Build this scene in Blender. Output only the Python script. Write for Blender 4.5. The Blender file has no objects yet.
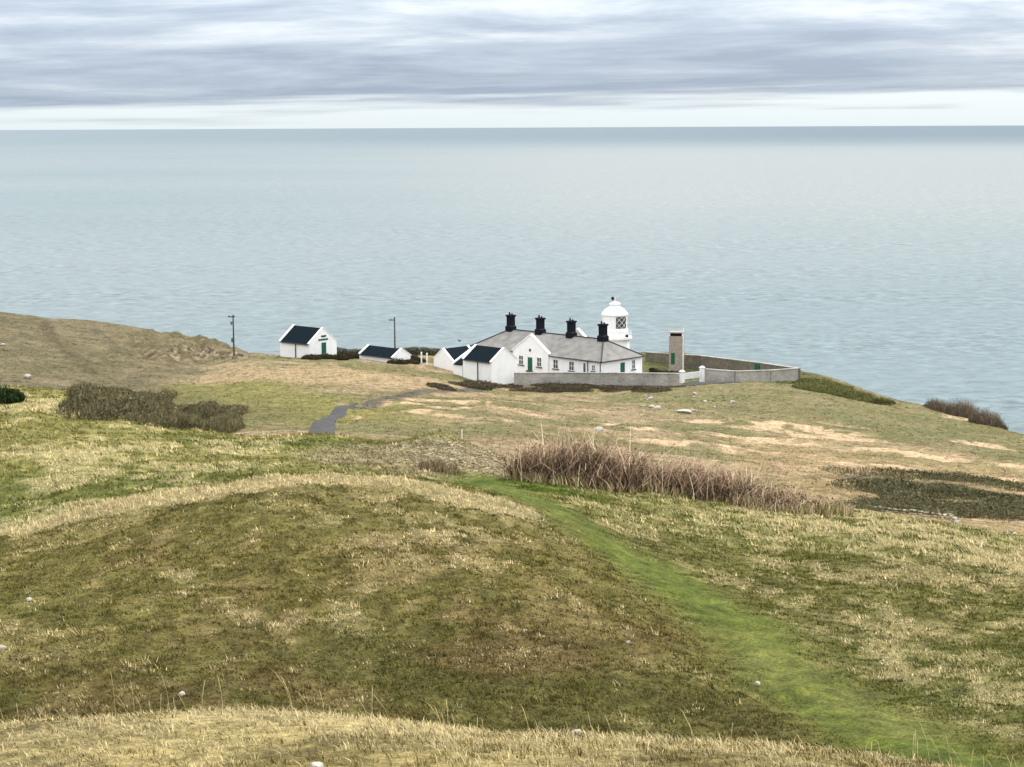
import bpy, math, random
import numpy as np
from mathutils import Vector, Matrix
rng = np.random.default_rng(7)
random.seed(7)
C = bpy.context.scene.collection
W, H, F = 1024, 767, 1800.0
TH = math.atan(258.0 / F)
RO = math.radians(0.26)
SEA = -82.0
ct, st = math.cos(TH), math.sin(TH)
FWD = np.array([0, ct, -st]); UP0 = np.array([0, st, ct]); RT0 = np.array([1.0, 0, 0])
RT = RT0 * math.cos(RO) - UP0 * math.sin(RO)
UP = UP0 * math.cos(RO) + RT0 * math.sin(RO)

def ray(px, py):
    """sight line towards a spot of the view: (x per metre ahead, drop per metre ahead)"""
    d = FWD * F + RT * (px - W / 2) + UP * (H / 2 - py)
    return d[0] / d[1], -d[2] / d[1]

# ------------------------------------------------------------------ noise
def _hash(ix, iy, seed):
    h = (ix.astype(np.int64) * 374761393 + iy.astype(np.int64) * 668265263 + seed * 1442695041) & 0xFFFFFFFF
    h = ((h ^ (h >> 13)) * 1274126177) & 0xFFFFFFFF
    return ((h ^ (h >> 16)) & 0xFFFFFF) / float(0xFFFFFF)
def vnoise(x, y, seed=0):
    xi, yi = np.floor(x), np.floor(y)
    fx, fy = x - xi, y - yi
    fx = fx * fx * (3 - 2 * fx); fy = fy * fy * (3 - 2 * fy)
    a, b = _hash(xi, yi, seed), _hash(xi + 1, yi, seed)
    c, d = _hash(xi, yi + 1, seed), _hash(xi + 1, yi + 1, seed)
    return (a * (1 - fx) + b * fx) * (1 - fy) + (c * (1 - fx) + d * fx) * fy
def fbm(x, y, oct=4, seed=0):
    s, amp, tot = 0, 1.0, 0
    for o in range(oct):
        s = s + amp * vnoise(x * 2 ** o + 17.3 * o, y * 2 ** o - 9.1 * o, seed + o); tot += amp; amp *= 0.5
    return s / tot
def sm(a, b, x):
    t = np.clip((x - a) / (b - a), 0, 1); return t * t * (3 - 2 * t)

# ------------------------------------------------------------------ terrain: profile knots (view column, distance ahead, view row)
K = [
 [(-250,5,800),(0,5,790),(256,5,784),(512,5,796),(768,5,800),(1024,5,830),(1280,5,840)],
 [(-250,9,776),(0,9,751),(110,9,741),(220,9,737),(330,9,745),(450,9,764),(560,9,775),(680,9,784),(800,9,787),(900,9,794),(1024,9,818),(1280,9,838)],
 [(-250,13,860),(512,13,870),(700,14,860),(1024,16,850),(1280,16,850)],
 [(-250,30,750),(0,30,748),(512,30,752),(768,30,752),(1024,30,745),(1280,30,720)],
 [(-250,40,620),(0,40,612),(256,40,598),(450,40,600),(600,40,612),(700,40,630),(800,40,642),(900,40,650),(1024,40,645),(1280,40,620)],
 [(-250,48,560),(0,50,534),(100,50,511),(200,50,497),(300,51,483),(400,51,487),(480,50,502),(560,49,528),(640,48,562),(768,48,584),(896,48,588),(1024,48,596),(1280,48,590)],
 [(-250,60,566),(0,60,544),(100,60,522),(200,60,507),(300,60,492),(390,60,490),(480,60,493),(560,60,502),(640,59,523),(768,58,541),(896,58,545),(1024,58,565),(1280,58,570)],
 [(-250,76,460),(0,75,452),(128,75,455),(256,75,458),(384,74,466),(480,74,478),(560,72,488),(640,70,501),(768,70,513),(896,70,522),(1024,70,546),(1280,70,560)],
 [(-250,96,390),(0,95,392),(64,95,395),(128,92,408),(192,90,430),(256,90,438),(330,88,436),(384,86,443),(440,84,440),(490,83,456),(540,80,474),(640,78,491),(768,76,505),(896,76,516),(960,76,527),(1024,76,540),(1280,76,560)],
 [(-250,135,440),(0,135,447),(128,132,447),(200,125,447),(256,120,441),(384,110,452),(512,105,474),(640,100,503),(768,98,516),(896,95,529),(1024,95,551),(1280,95,570)],
 [(-250,200,388),(0,200,394),(128,172,424),(200,150,432),(256,140,430),(384,140,431),(512,140,440),(640,135,466),(768,130,486),(896,125,503),(1024,120,520),(1280,110,560)],
 [(-250,240,350),(0,240,356),(128,230,382),(200,200,392),(256,192,396),(384,200,396),(512,210,400),(640,210,408),(768,200,420),(896,190,440),(1024,178,463),(1280,150,530)],
 [(-250,285,318),(0,280,328),(128,272,352),(200,250,374),(256,243,369),(320,255,366),(384,250,373),(440,252,379),(512,256,388),(640,261,386),(768,258,384),(832,248,396),(896,233,416),(1024,213,446),(1280,170,520)],
 [(-250,320,296),(0,308,312),(64,306,318),(128,306,326),(190,302,337),(225,298,346),(252,292,357),(285,290,358),(340,298,357),(384,302,355),(512,315,348),(640,312,350),(768,302,365),(832,285,379),(880,268,395),(930,253,407),(1000,234,427),(1080,214,452),(1280,180,510)],
]
def pchip_slopes(x, y):          # along last axis
    h = np.diff(x, axis=-1); d = np.diff(y, axis=-1) / h
    m = np.zeros_like(y)
    w1 = 2 * h[..., 1:] + h[..., :-1]; w2 = h[..., 1:] + 2 * h[..., :-1]
    d0, d1 = d[..., :-1], d[..., 1:]
    ok = d0 * d1 > 0
    den = np.where(ok, w1 / np.where(ok, d0, 1) + w2 / np.where(ok, d1, 1), 1)
    m[..., 1:-1] = np.where(ok, (w1 + w2) / den, 0)
    m[..., 0] = d[..., 0]; m[..., -1] = d[..., -1]
    return m
def pchip1(xc, yc, x):
    m = pchip_slopes(xc, yc)
    x = np.clip(x, xc[0], xc[-1])
    i = np.clip(np.searchsorted(xc, x) - 1, 0, len(xc) - 2)
    h = xc[i + 1] - xc[i]; t = (x - xc[i]) / h
    return ((2*t**3 - 3*t**2 + 1) * yc[i] + (t**3 - 2*t**2 + t) * h * m[i] + (-2*t**3 + 3*t**2) * yc[i+1] + (t**3 - t**2) * h * m[i+1])
KN = []
for row in K:
    at_ = [ray(px, py) for px, Y, py in row]
    a = np.array([q[0] for q in at_]); Yk = np.array([r[1] for r in row], float)
    z = np.array([-q[1] * Y for q, Y in zip(at_, Yk)])
    KN.append((a, Yk, z))
def zbase(X, Y):
    shp = X.shape; X = X.ravel(); Y = Y.ravel()
    out = np.empty_like(X)
    for s in range(0, len(X), 150000):
        x, y = X[s:s+150000], Y[s:s+150000]
        a = np.clip(x / np.maximum(y, 4.0), -0.42, 0.42)
        ys = [np.full_like(x, -30.0), np.full_like(x, 0.0)]; zs = [np.full_like(x, 2.0), np.full_like(x, -1.68)]
        for (ac, Yc, zc) in KN:
            ys.append(pchip1(ac, Yc, a)); zs.append(pchip1(ac, zc, a))
        ys.append(ys[-1] + 10); zs.append(zs[-1] - 7)
        ys.append(ys[-1] + 22); zs.append(np.full_like(x, SEA - 6))
        ys.append(ys[-1] + 300); zs.append(np.full_like(x, SEA - 12))
        yk = np.stack(ys, -1); zk = np.stack(zs, -1)
        m = pchip_slopes(yk, zk)
        i = np.clip((y[:, None] >= yk).sum(1) - 1, 0, yk.shape[1] - 2)
        r = np.arange(len(x))
        h = yk[r, i+1] - yk[r, i]; t = np.clip((y - yk[r, i]) / h, 0, 1)
        out[s:s+150000] = ((2*t**3 - 3*t**2 + 1) * zk[r, i] + (t**3 - 2*t**2 + t) * h * m[r, i]
                           + (-2*t**3 + 3*t**2) * zk[r, i+1] + (t**3 - t**2) * h * m[r, i+1])
    return out.reshape(shp)
def zfun(X, Y):
    X = np.asarray(X, float); Y = np.asarray(Y, float)
    z = zbase(X, Y)
    near = sm(2, 20, Y)
    kg = ((X + 52) / 12) ** 2 + ((Y - 285) / 30) ** 2
    z = z + np.exp(-kg * 1.5) * sm(150, 200, Y) * ((np.abs(fbm(X / 3.2, Y / 4.0, 3, 47) - .5) * 2) ** .7 - .35) * 3.6
    z = z + (fbm(X / 6.0, Y / 6.0, 3, 11) - 0.5) * 0.35 * near * (1 + sm(60, 160, Y))
    z = z + (fbm(X / 0.9, Y / 0.9, 3, 21) - 0.5) * (0.06 + 0.12 * near)
    z = z + (fbm(X / 0.33, Y / 0.33, 2, 25) - 0.5) * 0.13 * near * (1 - sm(70, 120, Y))
    far = sm(90, 150, Y)
    z = z + (fbm(X / 14.0, Y / 5.0, 3, 31) - 0.5) * 0.9 * far * (1 - sm(-9, -1, -np.abs(Y - 268)) * sm(-30, 0, X + 26))
    return z
def hit(px, py, ymin=4.5):
    a, t = ray(px, py)
    Ys = np.exp(np.linspace(math.log(ymin), math.log(330), 2600))
    z = zfun(a * Ys, Ys)
    below = (-t * Ys) < z
    if not below.any():
        i = int(np.argmin(np.abs(-t * Ys - z)))
    else:
        i = int(np.argmax(below))
    return np.array([a * Ys[i], Ys[i], z[i]])
def at(px, py, z=-37.0):
    a, t = ray(px, py); Y = -z / t
    return np.array([a * Y, Y, z])
def hits(pts): return np.array([hit(*p, 20)[:2] for p in pts])

# ------------------------------------------------------------------ vegetation colour of the ground
def dist_poly(X, Y, P):
    d = np.full(X.shape, 1e9)
    for (x0, y0), (x1, y1) in zip(P[:-1], P[1:]):
        vx, vy = x1 - x0, y1 - y0; L = vx*vx + vy*vy + 1e-9
        t = np.clip(((X - x0) * vx + (Y - y0) * vy) / L, 0, 1)
        d = np.minimum(d, np.hypot(X - x0 - t * vx, Y - y0 - t * vy))
    return d
def ell(X, Y, c, rx, ry, soft=0.5):
    d = np.hypot((X - c[0]) / rx, (Y - c[1]) / ry)
    return 1 - sm(1 - soft, 1 + soft, d)
P_path = hits([(478,478),(500,487),(540,504),(590,532),(640,563),(690,598),(740,632),(800,678),(870,722),(960,762),(1010,790)])
_a = np.linspace(ray(-60, 500)[0], ray(505, 500)[0], 14)
_y = pchip1(KN[5][0], KN[5][1], _a) + .3
P_crestB = np.stack([_a * _y, _y], -1)
P_green = hits([(-20,508),(60,497),(140,488),(220,480)])
P_green2 = hits([(232,442),(300,443),(360,446),(410,450)])
P_green3 = hits([(480,484),(520,482),(560,492)])
P_arc = hits([(178,575),(210,605),(235,622),(262,632)])
P_arc2 = hits([(310,640),(335,615),(355,595)])
P_arc3 = hits([(370,515),(420,520),(440,560)])
P_strR = hits([(640,520),(700,525),(760,535)])
P_strR2 = hits([(850,640),(900,665),(1000,700)])
P_crestR = hits([(840,520),(900,530),(960,545),(1030,562)])
P_road = hits([(322,431),(330,418),(340,410),(352,405),(358,404)])
P_track = hits([(350,407),(375,400),(410,394),(440,391),(480,388)])
P_tan = hits([(250,375),(300,372),(350,375),(400,385)])
P_slopeG = hits([(200,385),(240,405),(290,400),(330,420)])
P_pale = hits([(360,402),(420,405),(480,398),(520,412)])
C_rub = hit(430, 458)
C_sh = hit(428, 508)
PALE = [(hit(px, py)[:2], rx, ry) for px, py, rx, ry in [
    (366,404,2.6,3),(402,401,3,3),(420,411,2,1.6),(448,408,2.2,1.6),(452,416,1.6,1.2),(470,403,2.6,2.5),(497,407,2,2),
    (505,421,1.4,1.4),(430,400,2.4,2.4),(455,397,3,2.5),(535,415,1.8,1.6),(600,424,2,1.5),(640,428,2.2,1.5),(715,421,3.5,2),
    (790,430,8,6),(830,437,7,4),(760,440,6,3),(900,452,9,3),(960,462,7,3),(660,432,2.5,1.6),(590,410,2,1.5),(840,425,3,2),(960,418,3,3),
    (985,447,4,3),(700,445,7,3),(880,466,5,2),(1000,480,5,3),(380,412,1.5,1.5),(350,418,1.2,2)]]
def L(r, g, b):
    f = lambda c: ((c/255 + 0.055) / 1.055) ** 2.4 if c > 10 else c / 255 / 12.92
    return np.array([f(r), f(g), f(b)])
OLIVE, BROWN = L(96, 90, 42), L(102, 86, 46)
GREEN, BRIGHT, YELG = L(84, 92, 38), L(90, 112, 38), L(124, 120, 66)
STRAW, TAN, HILL, DARK = L(216, 198, 150), L(144, 127, 98), L(96, 89, 67), L(62, 62, 36)
FARG, PALEC = L(99, 99, 62), L(184, 158, 126)
P_scr = hits([(75,392),(120,398),(170,410),(225,420)])
P_crag = hits([(170,352),(190,352),(212,352),(235,356)])
P_gul = hits([(42,323),(58,340),(66,352),(90,372)])
P_spur = hits([(120,398),(160,388),(190,377),(222,363),(248,357)])
P_gore = hits([(870,478),(930,484),(1030,500)])
def mixc(c, k, m): return c * (1 - m[..., None]) + k * m[..., None]
def ground(X, Y):
    """colour of the green turf, share of dry tufts, height factor"""
    X = np.asarray(X, float); Y = np.asarray(Y, float)
    wx = X + (fbm(X / 2.2, Y / 2.2, 3, 41) - .5) * 2.2; wy = Y + (fbm(X / 2.2, Y / 2.2, 3, 51) - .5) * 2.2
    n1 = fbm(X / 3.0, Y / 3.0, 4, 61); n2 = fbm(X / 0.6, Y / 0.9, 3, 71); n3 = fbm(X / 9.0, Y / 9.0, 3, 81)
    c = np.broadcast_to(OLIVE, X.shape + (3,)).copy()
    dry = .12 + .22 * sm(.48, .64, n1 * .35 + n2 * .65); tall = np.ones_like(X)
    c = mixc(c, BROWN, sm(.42, .68, n1 * .55 + n2 * .45) * .7)
    c = mixc(c, GREEN, sm(.5, .72, n3) * .4)
    hollow = sm(15, 22, Y) * (1 - sm(33, 41, Y + (n3 - .5) * 14)) * (1 - sm(-2.5, 1, X - np.interp(Y, P_path[::-1, 1], P_path[::-1, 0])))  # steep lower face of the mound: its shade painted in as darker turf
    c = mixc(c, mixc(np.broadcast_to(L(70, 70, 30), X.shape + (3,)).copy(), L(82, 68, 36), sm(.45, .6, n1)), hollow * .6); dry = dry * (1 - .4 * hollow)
    def straw(m): return np.maximum(dry, m)
    # shelf beyond the middle mound
    pc = sm(52, 58, Y) * (1 - sm(96, 104, Y))
    c = mixc(c, YELG, pc * (0.75 + .25 * n1)); dry = dry * (1 - pc * .5)
    dry = straw(pc * sm(.47, .62, n2 * .4 + n1 * .6) * .75 * (1 - sm(-14, -6, X)))
    dg = dist_poly(wx, wy, P_green); c = mixc(c, GREEN, (1 - sm(2, 7, dg)) * .7)
    dg = dist_poly(wx, wy, P_green2); c = mixc(c, GREEN, (1 - sm(1.0, 5, dg)) * .8)
    # bank right of the path
    rb = sm(-.5, 2.5, X - np.interp(Y, P_path[::-1, 1], P_path[::-1, 0])) * (1 - sm(88, 95, Y)) * sm(16, 26, Y)
    c = mixc(c, GREEN * .95, rb * .4)
    dry = straw(rb * (.10 + .42 * sm(.46, .62, n2 * .6 + n1 * .4)))
    dry = straw((1 - sm(2, 9, dist_poly(wx, wy, P_crestR))) * sm(.25, .5, n2) * .95)
    for P, w, k in ((P_strR, 1.2, .7), (P_strR2, .9, .7), (P_arc, .5, .65), (P_arc2, .7, .65), (P_arc3, 1.4, .5)):
        dry = straw((1 - sm(w * .1, w * 2.4, dist_poly(wx, wy, P))) * sm(.36, .6, n2) * k)
    # crests of dry grass
    db = dist_poly(X + (wx - X) * .4, Y + (wy - Y) * .4, P_crestB)
    dry = straw((1 - sm(.5, 1.35, db)) * 1.35); tall = tall * (1 + .35 * (1 - sm(.5, 1.4, db))); dry = straw((1 - sm(1.0, 6, db)) * .42 * sm(.35, .6, n2))
    dry = straw(ell(wx, wy, C_sh, 2.6, 6.0, .7) * sm(.40, .58, n2 * .7 + n1 * .3) * .6)
    fg = 1 - sm(11, 14, Y)
    c = mixc(c, L(112, 100, 56), fg)
    dry = straw(fg * (.42 + .7 * sm(5.4, 8.2, Y + 2.0 * (n1 - .5))) * (.6 + .4 * sm(.35, .55, n2)))
    # far land
    fz = sm(100, 112, Y)
    farc = np.broadcast_to(TAN, X.shape + (3,)).copy()
    s1 = fbm(X / 10.0, Y / 7.0, 4, 91); s2 = fbm(X / 4.0, Y / 3.0, 3, 95); s3 = fbm(X / 1.6, Y / 1.6, 3, 99); s5 = fbm(X / 1.5, Y / 2.6, 4, 103)
    farc = mixc(farc, FARG, sm(.38, .55, s1) * .8)
    grn = sm(10, 26, X) * sm(165, 195, Y + (s1 - .5) * 30)
    farc = mixc(farc, FARG * 1.02, grn * .65)
    pink = sm(16, 24, X) * (1 - sm(160, 185, Y + (s1 - .5) * 30)); farc = mixc(farc, L(158, 134, 100), pink * .6)
    farc = mixc(farc, L(112, 98, 66), sm(.55, .68, s2) * .5)
    sp_x = np.interp(Y, P_spur[:, 1], P_spur[:, 0])
    hl = (1 - sm(-4, 4, X - sp_x + (fbm(X/6, Y/6, 3, 5) - .5) * 8)) * sm(150, 175, Y)
    dgs = dist_poly(X, Y, P_slopeG); farc = mixc(farc, YELG * .85, (1 - sm(6, 15, dgs)) * .85)
    dt = dist_poly(X, Y, P_tan); farc = mixc(farc, L(158, 136, 104), (1 - sm(8, 20, dt)) * .75)
    hc = mixc(mixc(np.broadcast_to(HILL, X.shape + (3,)).copy(), L(116, 105, 80), sm(.42, .65, s2) * .85), L(92, 86, 60), sm(.5, .64, s1) * .6)
    hc = mixc(hc, L(134, 122, 98), sm(.6, .72, s3) * .5)
    hc = mixc(hc, L(80, 70, 50), (1 - sm(.4, 1.8, dist_poly(X + (wx - X) * 1.2, Y + (wy - Y), P_gul))) * .7)
    sc_ = (1 - sm(3, 13, dist_poly(wx, wy, P_scr))) ; hc = mixc(hc, L(84, 76, 56), sc_ * .8); farc = mixc(farc, L(90, 84, 60), sc_ * .5)
    kg = (1 - sm(1.5, 7, dist_poly(wx, wy, P_crag))) * sm(200, 220, Y)
    hc = mixc(hc, L(86, 74, 56), kg * sm(.45, .6, s3)); hc = mixc(hc, L(150, 136, 110), kg * sm(.5, .62, n2) * .8)
    hl = np.maximum(hl, kg)
    farc = mixc(farc, hc, hl)
    for (p, rx, ry) in PALE:
        e = ell(X + (wx - X) * .8, Y + (wy - Y) * .8, p, rx, ry, .3)
        farc = mixc(farc, PALEC, e * sm(.36, .52, s5) * .95)
    farc = mixc(farc, L(96, 88, 58), sm(.62, .74, s3) * .5)
    c = mixc(c, farc, fz); dry = dry * (1 - fz) + fz * .04 * sm(.4, .6, s3) * (1 - hl)
    tall = tall * (1 - .45 * fz)
    dt = dist_poly(X, Y, P_track); c = mixc(c, L(88, 82, 72), (1 - sm(.6, 1.7, dt)) * .95)
    gz = (1 - sm(1.5, 5.5, dist_poly(wx, wy, P_gore))) * sm(100, 104, Y); c = mixc(c, L(96, 84, 66), gz * .9); dry = dry * (1 - gz)
    c = mixc(c, L(70, 74, 42), sm(262, 268, Y) * sm(19, 24, X) * (1 - sm(46, 50, X)) * .8)
    cl = sm(-4, 6, Y - (np.interp(X, [-90, -60, -20, 20, 45, 52, 60, 68], [300, 298, 296, 306, 296, 284, 262, 240])))
    c = mixc(c, L(92, 94, 56), cl * sm(20, 40, X) * .8)
    # rubble bank
    rbm = ell(wx, wy, C_rub, 5.2, 7.5, .35); c = mixc(c, L(138, 126, 96), rbm * .8)
    # worn green path
    dp = dist_poly(X + (wx - X) * .3, Y + (wy - Y) * .3, P_path)
    pw = 0.85 + .011 * Y
    pm = (1 - sm(pw * .35, pw * 1.55, dp))
    c = mixc(c, mixc(np.broadcast_to(L(88, 99, 38), X.shape + (3,)).copy(), L(104, 106, 52), sm(.42, .66, n1) * .8), pm * .9)
    dg3 = dist_poly(wx, wy, P_green3); m3 = 1 - sm(.6, 3.0, dg3); c = mixc(c, L(76, 92, 30), m3 * .8)
    dry = dry * (1 - np.maximum(pm, m3) * .93)
    tall = tall * (1 - .72 * pm)
    n4 = fbm(X / .28, Y / .36, 2, 77)
    c = c * (0.5 + .55 * n2 + .45 * n4)[..., None]
    return c, dry, tall

# ------------------------------------------------------------------ object helpers
def tag(o, label=None, cat=None, group=None, kind=None):
    if label: o['label'] = label
    if cat: o['category'] = cat
    if group: o['group'] = group
    if kind: o['kind'] = kind
    return o
def empty(name, loc, rz=0, label=None, cat=None, group=None):
    o = bpy.data.objects.new(name, None); C.objects.link(o)
    o.empty_display_size = .3
    o.location = Vector([float(v) for v in loc]); o.rotation_euler = (0, 0, rz)
    return tag(o, label, cat, group)
class MB:
    def __init__(s): s.v = []; s.f = []
    def face(s, *pts):
        i = len(s.v); s.v += [tuple(p) for p in pts]; s.f.append(tuple(range(i, i + len(pts))))
    def solid(s, bot, top):
        n = len(bot); i = len(s.v); s.v += [tuple(p) for p in bot] + [tuple(p) for p in top]
        s.f.append(tuple(i + k for k in reversed(range(n)))); s.f.append(tuple(i + n + k for k in range(n)))
        for k in range(n):
            j = (k + 1) % n; s.f.append((i + k, i + j, i + n + j, i + n + k))
    def box(s, x0, x1, y0, y1, z0, z1):
        s.solid([(x0,y0,z0),(x1,y0,z0),(x1,y1,z0),(x0,y1,z0)], [(x0,y0,z1),(x1,y0,z1),(x1,y1,z1),(x0,y1,z1)])
    def frus(s, cx, cy, z0, z1, w0, d0, w1, d1):
        q = lambda w, d, z: [(cx-w/2,cy-d/2,z),(cx+w/2,cy-d/2,z),(cx+w/2,cy+d/2,z),(cx-w/2,cy+d/2,z)]
        s.solid(q(w0, d0, z0), q(w1, d1, z1))
    def lathe(s, prof, n=32, cx=0, cy=0, a0=0, a1=2*math.pi):
        full = abs(a1 - a0 - 2 * math.pi) < 1e-6
        m = n if full else n + 1; i = len(s.v)
        for r, z in prof:
            for k in range(m):
                a = a0 + (a1 - a0) * k / n; s.v.append((cx + r * math.cos(a), cy + r * math.sin(a), z))
        for j in range(len(prof) - 1):
            for k in range(n):
                k2 = (k + 1) % m
                s.f.append((i + j*m + k, i + j*m + k2, i + (j+1)*m + k2, i + (j+1)*m + k))
    def tube(s, p, q, r, n=8, r2=None):
        p, q = Vector(p), Vector(q); d = (q - p).normalized()
        e = d.orthogonal().normalized(); g = d.cross(e); r2 = r if r2 is None else r2
        ring = lambda c, rr: [tuple(c + e * rr * math.cos(2*math.pi*k/n) + g * rr * math.sin(2*math.pi*k/n)) for k in range(n)]
        s.solid(ring(p, r), ring(q, r2))
    def slab(s, quad, th):
        """a sheet of given thickness, quad lists its upper corners"""
        a, b, c = Vector(quad[0]), Vector(quad[1]), Vector(quad[2])
        n = (b - a).cross(c - a).normalized() * th
        s.solid([tuple(Vector(p) - n) for p in quad], [tuple(p) for p in quad])
    def build(s, name, mat, parent=None, smooth=False, label=None):
        me = bpy.data.meshes.new(name); me.from_pydata(s.v, [], s.f); me.update()
        me.materials.append(mat)
        if smooth: me.polygons.foreach_set('use_smooth', [True] * len(me.polygons))
        o = bpy.data.objects.new(name, me); C.objects.link(o)
        if parent: o.parent = parent
        if label: o['label'] = label
        return o
def np_mesh(name, V, faces_n, loops, mat, cols=None, smooth=False, nrm=None):
    if nrm is not None:                                   # fronts turned towards the camera so the upward normals light blades and twigs
        tri = loops.reshape(-1, 3).copy(); a_, b_, c_ = V[tri[:, 0]], V[tri[:, 1]], V[tri[:, 2]]
        fl = np.cross(b_ - a_, c_ - a_) @ np.array([0, -1.0, .25]) < 0
        tri[fl] = tri[fl][:, [0, 2, 1]]; loops = tri.ravel()
    me = bpy.data.meshes.new(name)
    me.vertices.add(len(V)); me.vertices.foreach_set('co', V.astype(np.float32).ravel())
    me.loops.add(len(loops)); me.loops.foreach_set('vertex_index', loops.astype(np.int32))
    nf = len(loops) // faces_n
    me.polygons.add(nf); me.polygons.foreach_set('loop_start', np.arange(nf, dtype=np.int32) * faces_n)
    if smooth: me.polygons.foreach_set('use_smooth', np.ones(nf, bool))
    if cols is not None:
        at_ = me.color_attributes.new('Col', 'FLOAT_COLOR', 'POINT')
        cc = np.ones((len(V), 4), np.float32); cc[:, :3] = cols; at_.data.foreach_set('color', cc.ravel())
    me.update(calc_edges=True); me.materials.append(mat)
    if nrm is not None:
        me.polygons.foreach_set('use_smooth', np.ones(nf, bool)); me.normals_split_custom_set_from_vertices(nrm.astype(np.float32))
    o = bpy.data.objects.new(name, me); C.objects.link(o)
    return o

# ------------------------------------------------------------------ materials
def new_mat(name):
    m = bpy.data.materials.new(name); m.use_nodes = True
    nt = m.node_tree; b = nt.nodes['Principled BSDF']; return m, nt, b
def mat(name, col, rough=.8, var=.15, scale=6, bump=.0, spec=.3, metal=0):
    m, nt, b = new_mat(name); N, K_ = nt.nodes, nt.links
    tc = N.new('ShaderNodeTexCoord'); no = N.new('ShaderNodeTexNoise'); no.inputs['Scale'].default_value = scale; no.inputs['Detail'].default_value = 6
    K_.new(tc.outputs['Object'], no.inputs['Vector'])
    r = N.new('ShaderNodeValToRGB'); cr = r.color_ramp
    cr.elements[0].position = .3; cr.elements[1].position = .72
    cr.elements[0].color = [*(max(0, c * (1 - var)) for c in col), 1]; cr.elements[1].color = [*(min(1, c * (1 + var)) for c in col), 1]
    K_.new(no.outputs['Fac'], r.inputs['Fac']); K_.new(r.outputs['Color'], b.inputs['Base Color'])
    b.inputs['Roughness'].default_value = rough; b.inputs['Specular IOR Level'].default_value = spec; b.inputs['Metallic'].default_value = metal
    if bump:
        bp = N.new('ShaderNodeBump'); bp.inputs['Strength'].default_value = bump; bp.inputs['Distance'].default_value = .05
        K_.new(no.outputs['Fac'], bp.inputs['Height']); K_.new(bp.outputs['Normal'], b.inputs['Normal'])
    return m
def col_mat(name, scales=(2.5, 14, 60), amp=(.35, .45, .4), bump=.5, trans=0.0):
    m, nt, b = new_mat(name); N, K_ = nt.nodes, nt.links
    ca = N.new('ShaderNodeVertexColor'); ca.layer_name = 'Col'
    src = ca.outputs['Color']
    geo = N.new('ShaderNodeNewGeometry'); last = None
    for s, a in zip(scales, amp):
        no = N.new('ShaderNodeTexNoise'); no.inputs['Scale'].default_value = s; no.inputs['Detail'].default_value = 4
        K_.new(geo.outputs['Position'], no.inputs['Vector'])
        mr = N.new('ShaderNodeMapRange'); mr.inputs['From Min'].default_value = .3; mr.inputs['From Max'].default_value = .7
        mr.inputs['To Min'].default_value = 1 - a; mr.inputs['To Max'].default_value = 1 + a
        K_.new(no.outputs['Fac'], mr.inputs['Value'])
        mx = N.new('ShaderNodeVectorMath'); mx.operation = 'SCALE'
        K_.new(src, mx.inputs[0]); K_.new(mr.outputs['Result'], mx.inputs['Scale']); src = mx.outputs['Vector']; last = no
    K_.new(src, b.inputs['Base Color']); b.inputs['Roughness'].default_value = .95; b.inputs['Specular IOR Level'].default_value = .1
    if bump and last:
        bp = N.new('ShaderNodeBump'); bp.inputs['Strength'].default_value = bump; bp.inputs['Distance'].default_value = .04
        K_.new(last.outputs['Fac'], bp.inputs['Height']); K_.new(bp.outputs['Normal'], b.inputs['Normal'])
    if trans:
        t = N.new('ShaderNodeBsdfTranslucent'); K_.new(src, t.inputs['Color'])
        ms = N.new('ShaderNodeMixShader'); ms.inputs[0].default_value = trans
        K_.new(b.outputs[0], ms.inputs[1]); K_.new(t.outputs[0], ms.inputs[2]); K_.new(ms.outputs[0], N['Material Output'].inputs['Surface'])
    return m
M = {}
M['ground'] = col_mat('turf_soil')
M['blade'] = col_mat('grass_blade', (), (), 0, .3)
M['twig'] = col_mat('twig', (), (), 0, .12)
M['stone_col'] = col_mat('loose_stone', (3, 12), (.2, .25), .4)
def wash():
    m, nt, b = new_mat('whitewash'); N, K_ = nt.nodes, nt.links
    tc = N.new('ShaderNodeTexCoord'); src = None
    for sc_, lo in (((1.2, 1.2, .25), .90), ((.5, .5, .9), .93)):
        mp = N.new('ShaderNodeMapping'); mp.inputs['Scale'].default_value = sc_; K_.new(tc.outputs['Object'], mp.inputs[0])
        no = N.new('ShaderNodeTexNoise'); no.inputs['Scale'].default_value = 1.6; no.inputs['Detail'].default_value = 6; K_.new(mp.outputs[0], no.inputs['Vector'])
        mr = N.new('ShaderNodeMapRange'); mr.inputs['From Min'].default_value = .28; mr.inputs['From Max'].default_value = .5; mr.inputs['To Min'].default_value = lo; mr.inputs['To Max'].default_value = 1; K_.new(no.outputs['Fac'], mr.inputs['Value'])
        mx = N.new('ShaderNodeVectorMath'); mx.operation = 'SCALE'; K_.new(mr.outputs[0], mx.inputs['Scale'])
        if src is None: mx.inputs[0].default_value = (.87, .87, .86)
        else: K_.new(src, mx.inputs[0])
        src = mx.outputs['Vector']
    K_.new(src, b.inputs['Base Color']); b.inputs['Roughness'].default_value = .8; b.inputs['Specular IOR Level'].default_value = .2
    return m
M['white'] = wash()
M['white2'] = mat('white_gloss_paint', (.82, .82, .80), .5, .04, 2)
M['slate_dark'] = mat('dark_slate', (.006, .012, .018), .85, .3, 4, spec=.05)
M['black'] = mat('black_paint', (.008, .009, .014), .7, .2, 5, spec=.1)
M['dark_trim'] = mat('dark_gutter', (.03, .03, .034), .5, .1, 5)
M['door'] = mat('green_door_paint', (.012, .10, .058), .45, .1, 4)
M['glass'] = mat('window_glass', (.045, .055, .06), .12, .15, 2, spec=.6)
M['sill'] = mat('dark_sill', (.07, .07, .072), .7, .1, 6)
M['brick'] = mat('weathered_brick', (.33, .275, .23), .9, .22, 3, .3)
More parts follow.
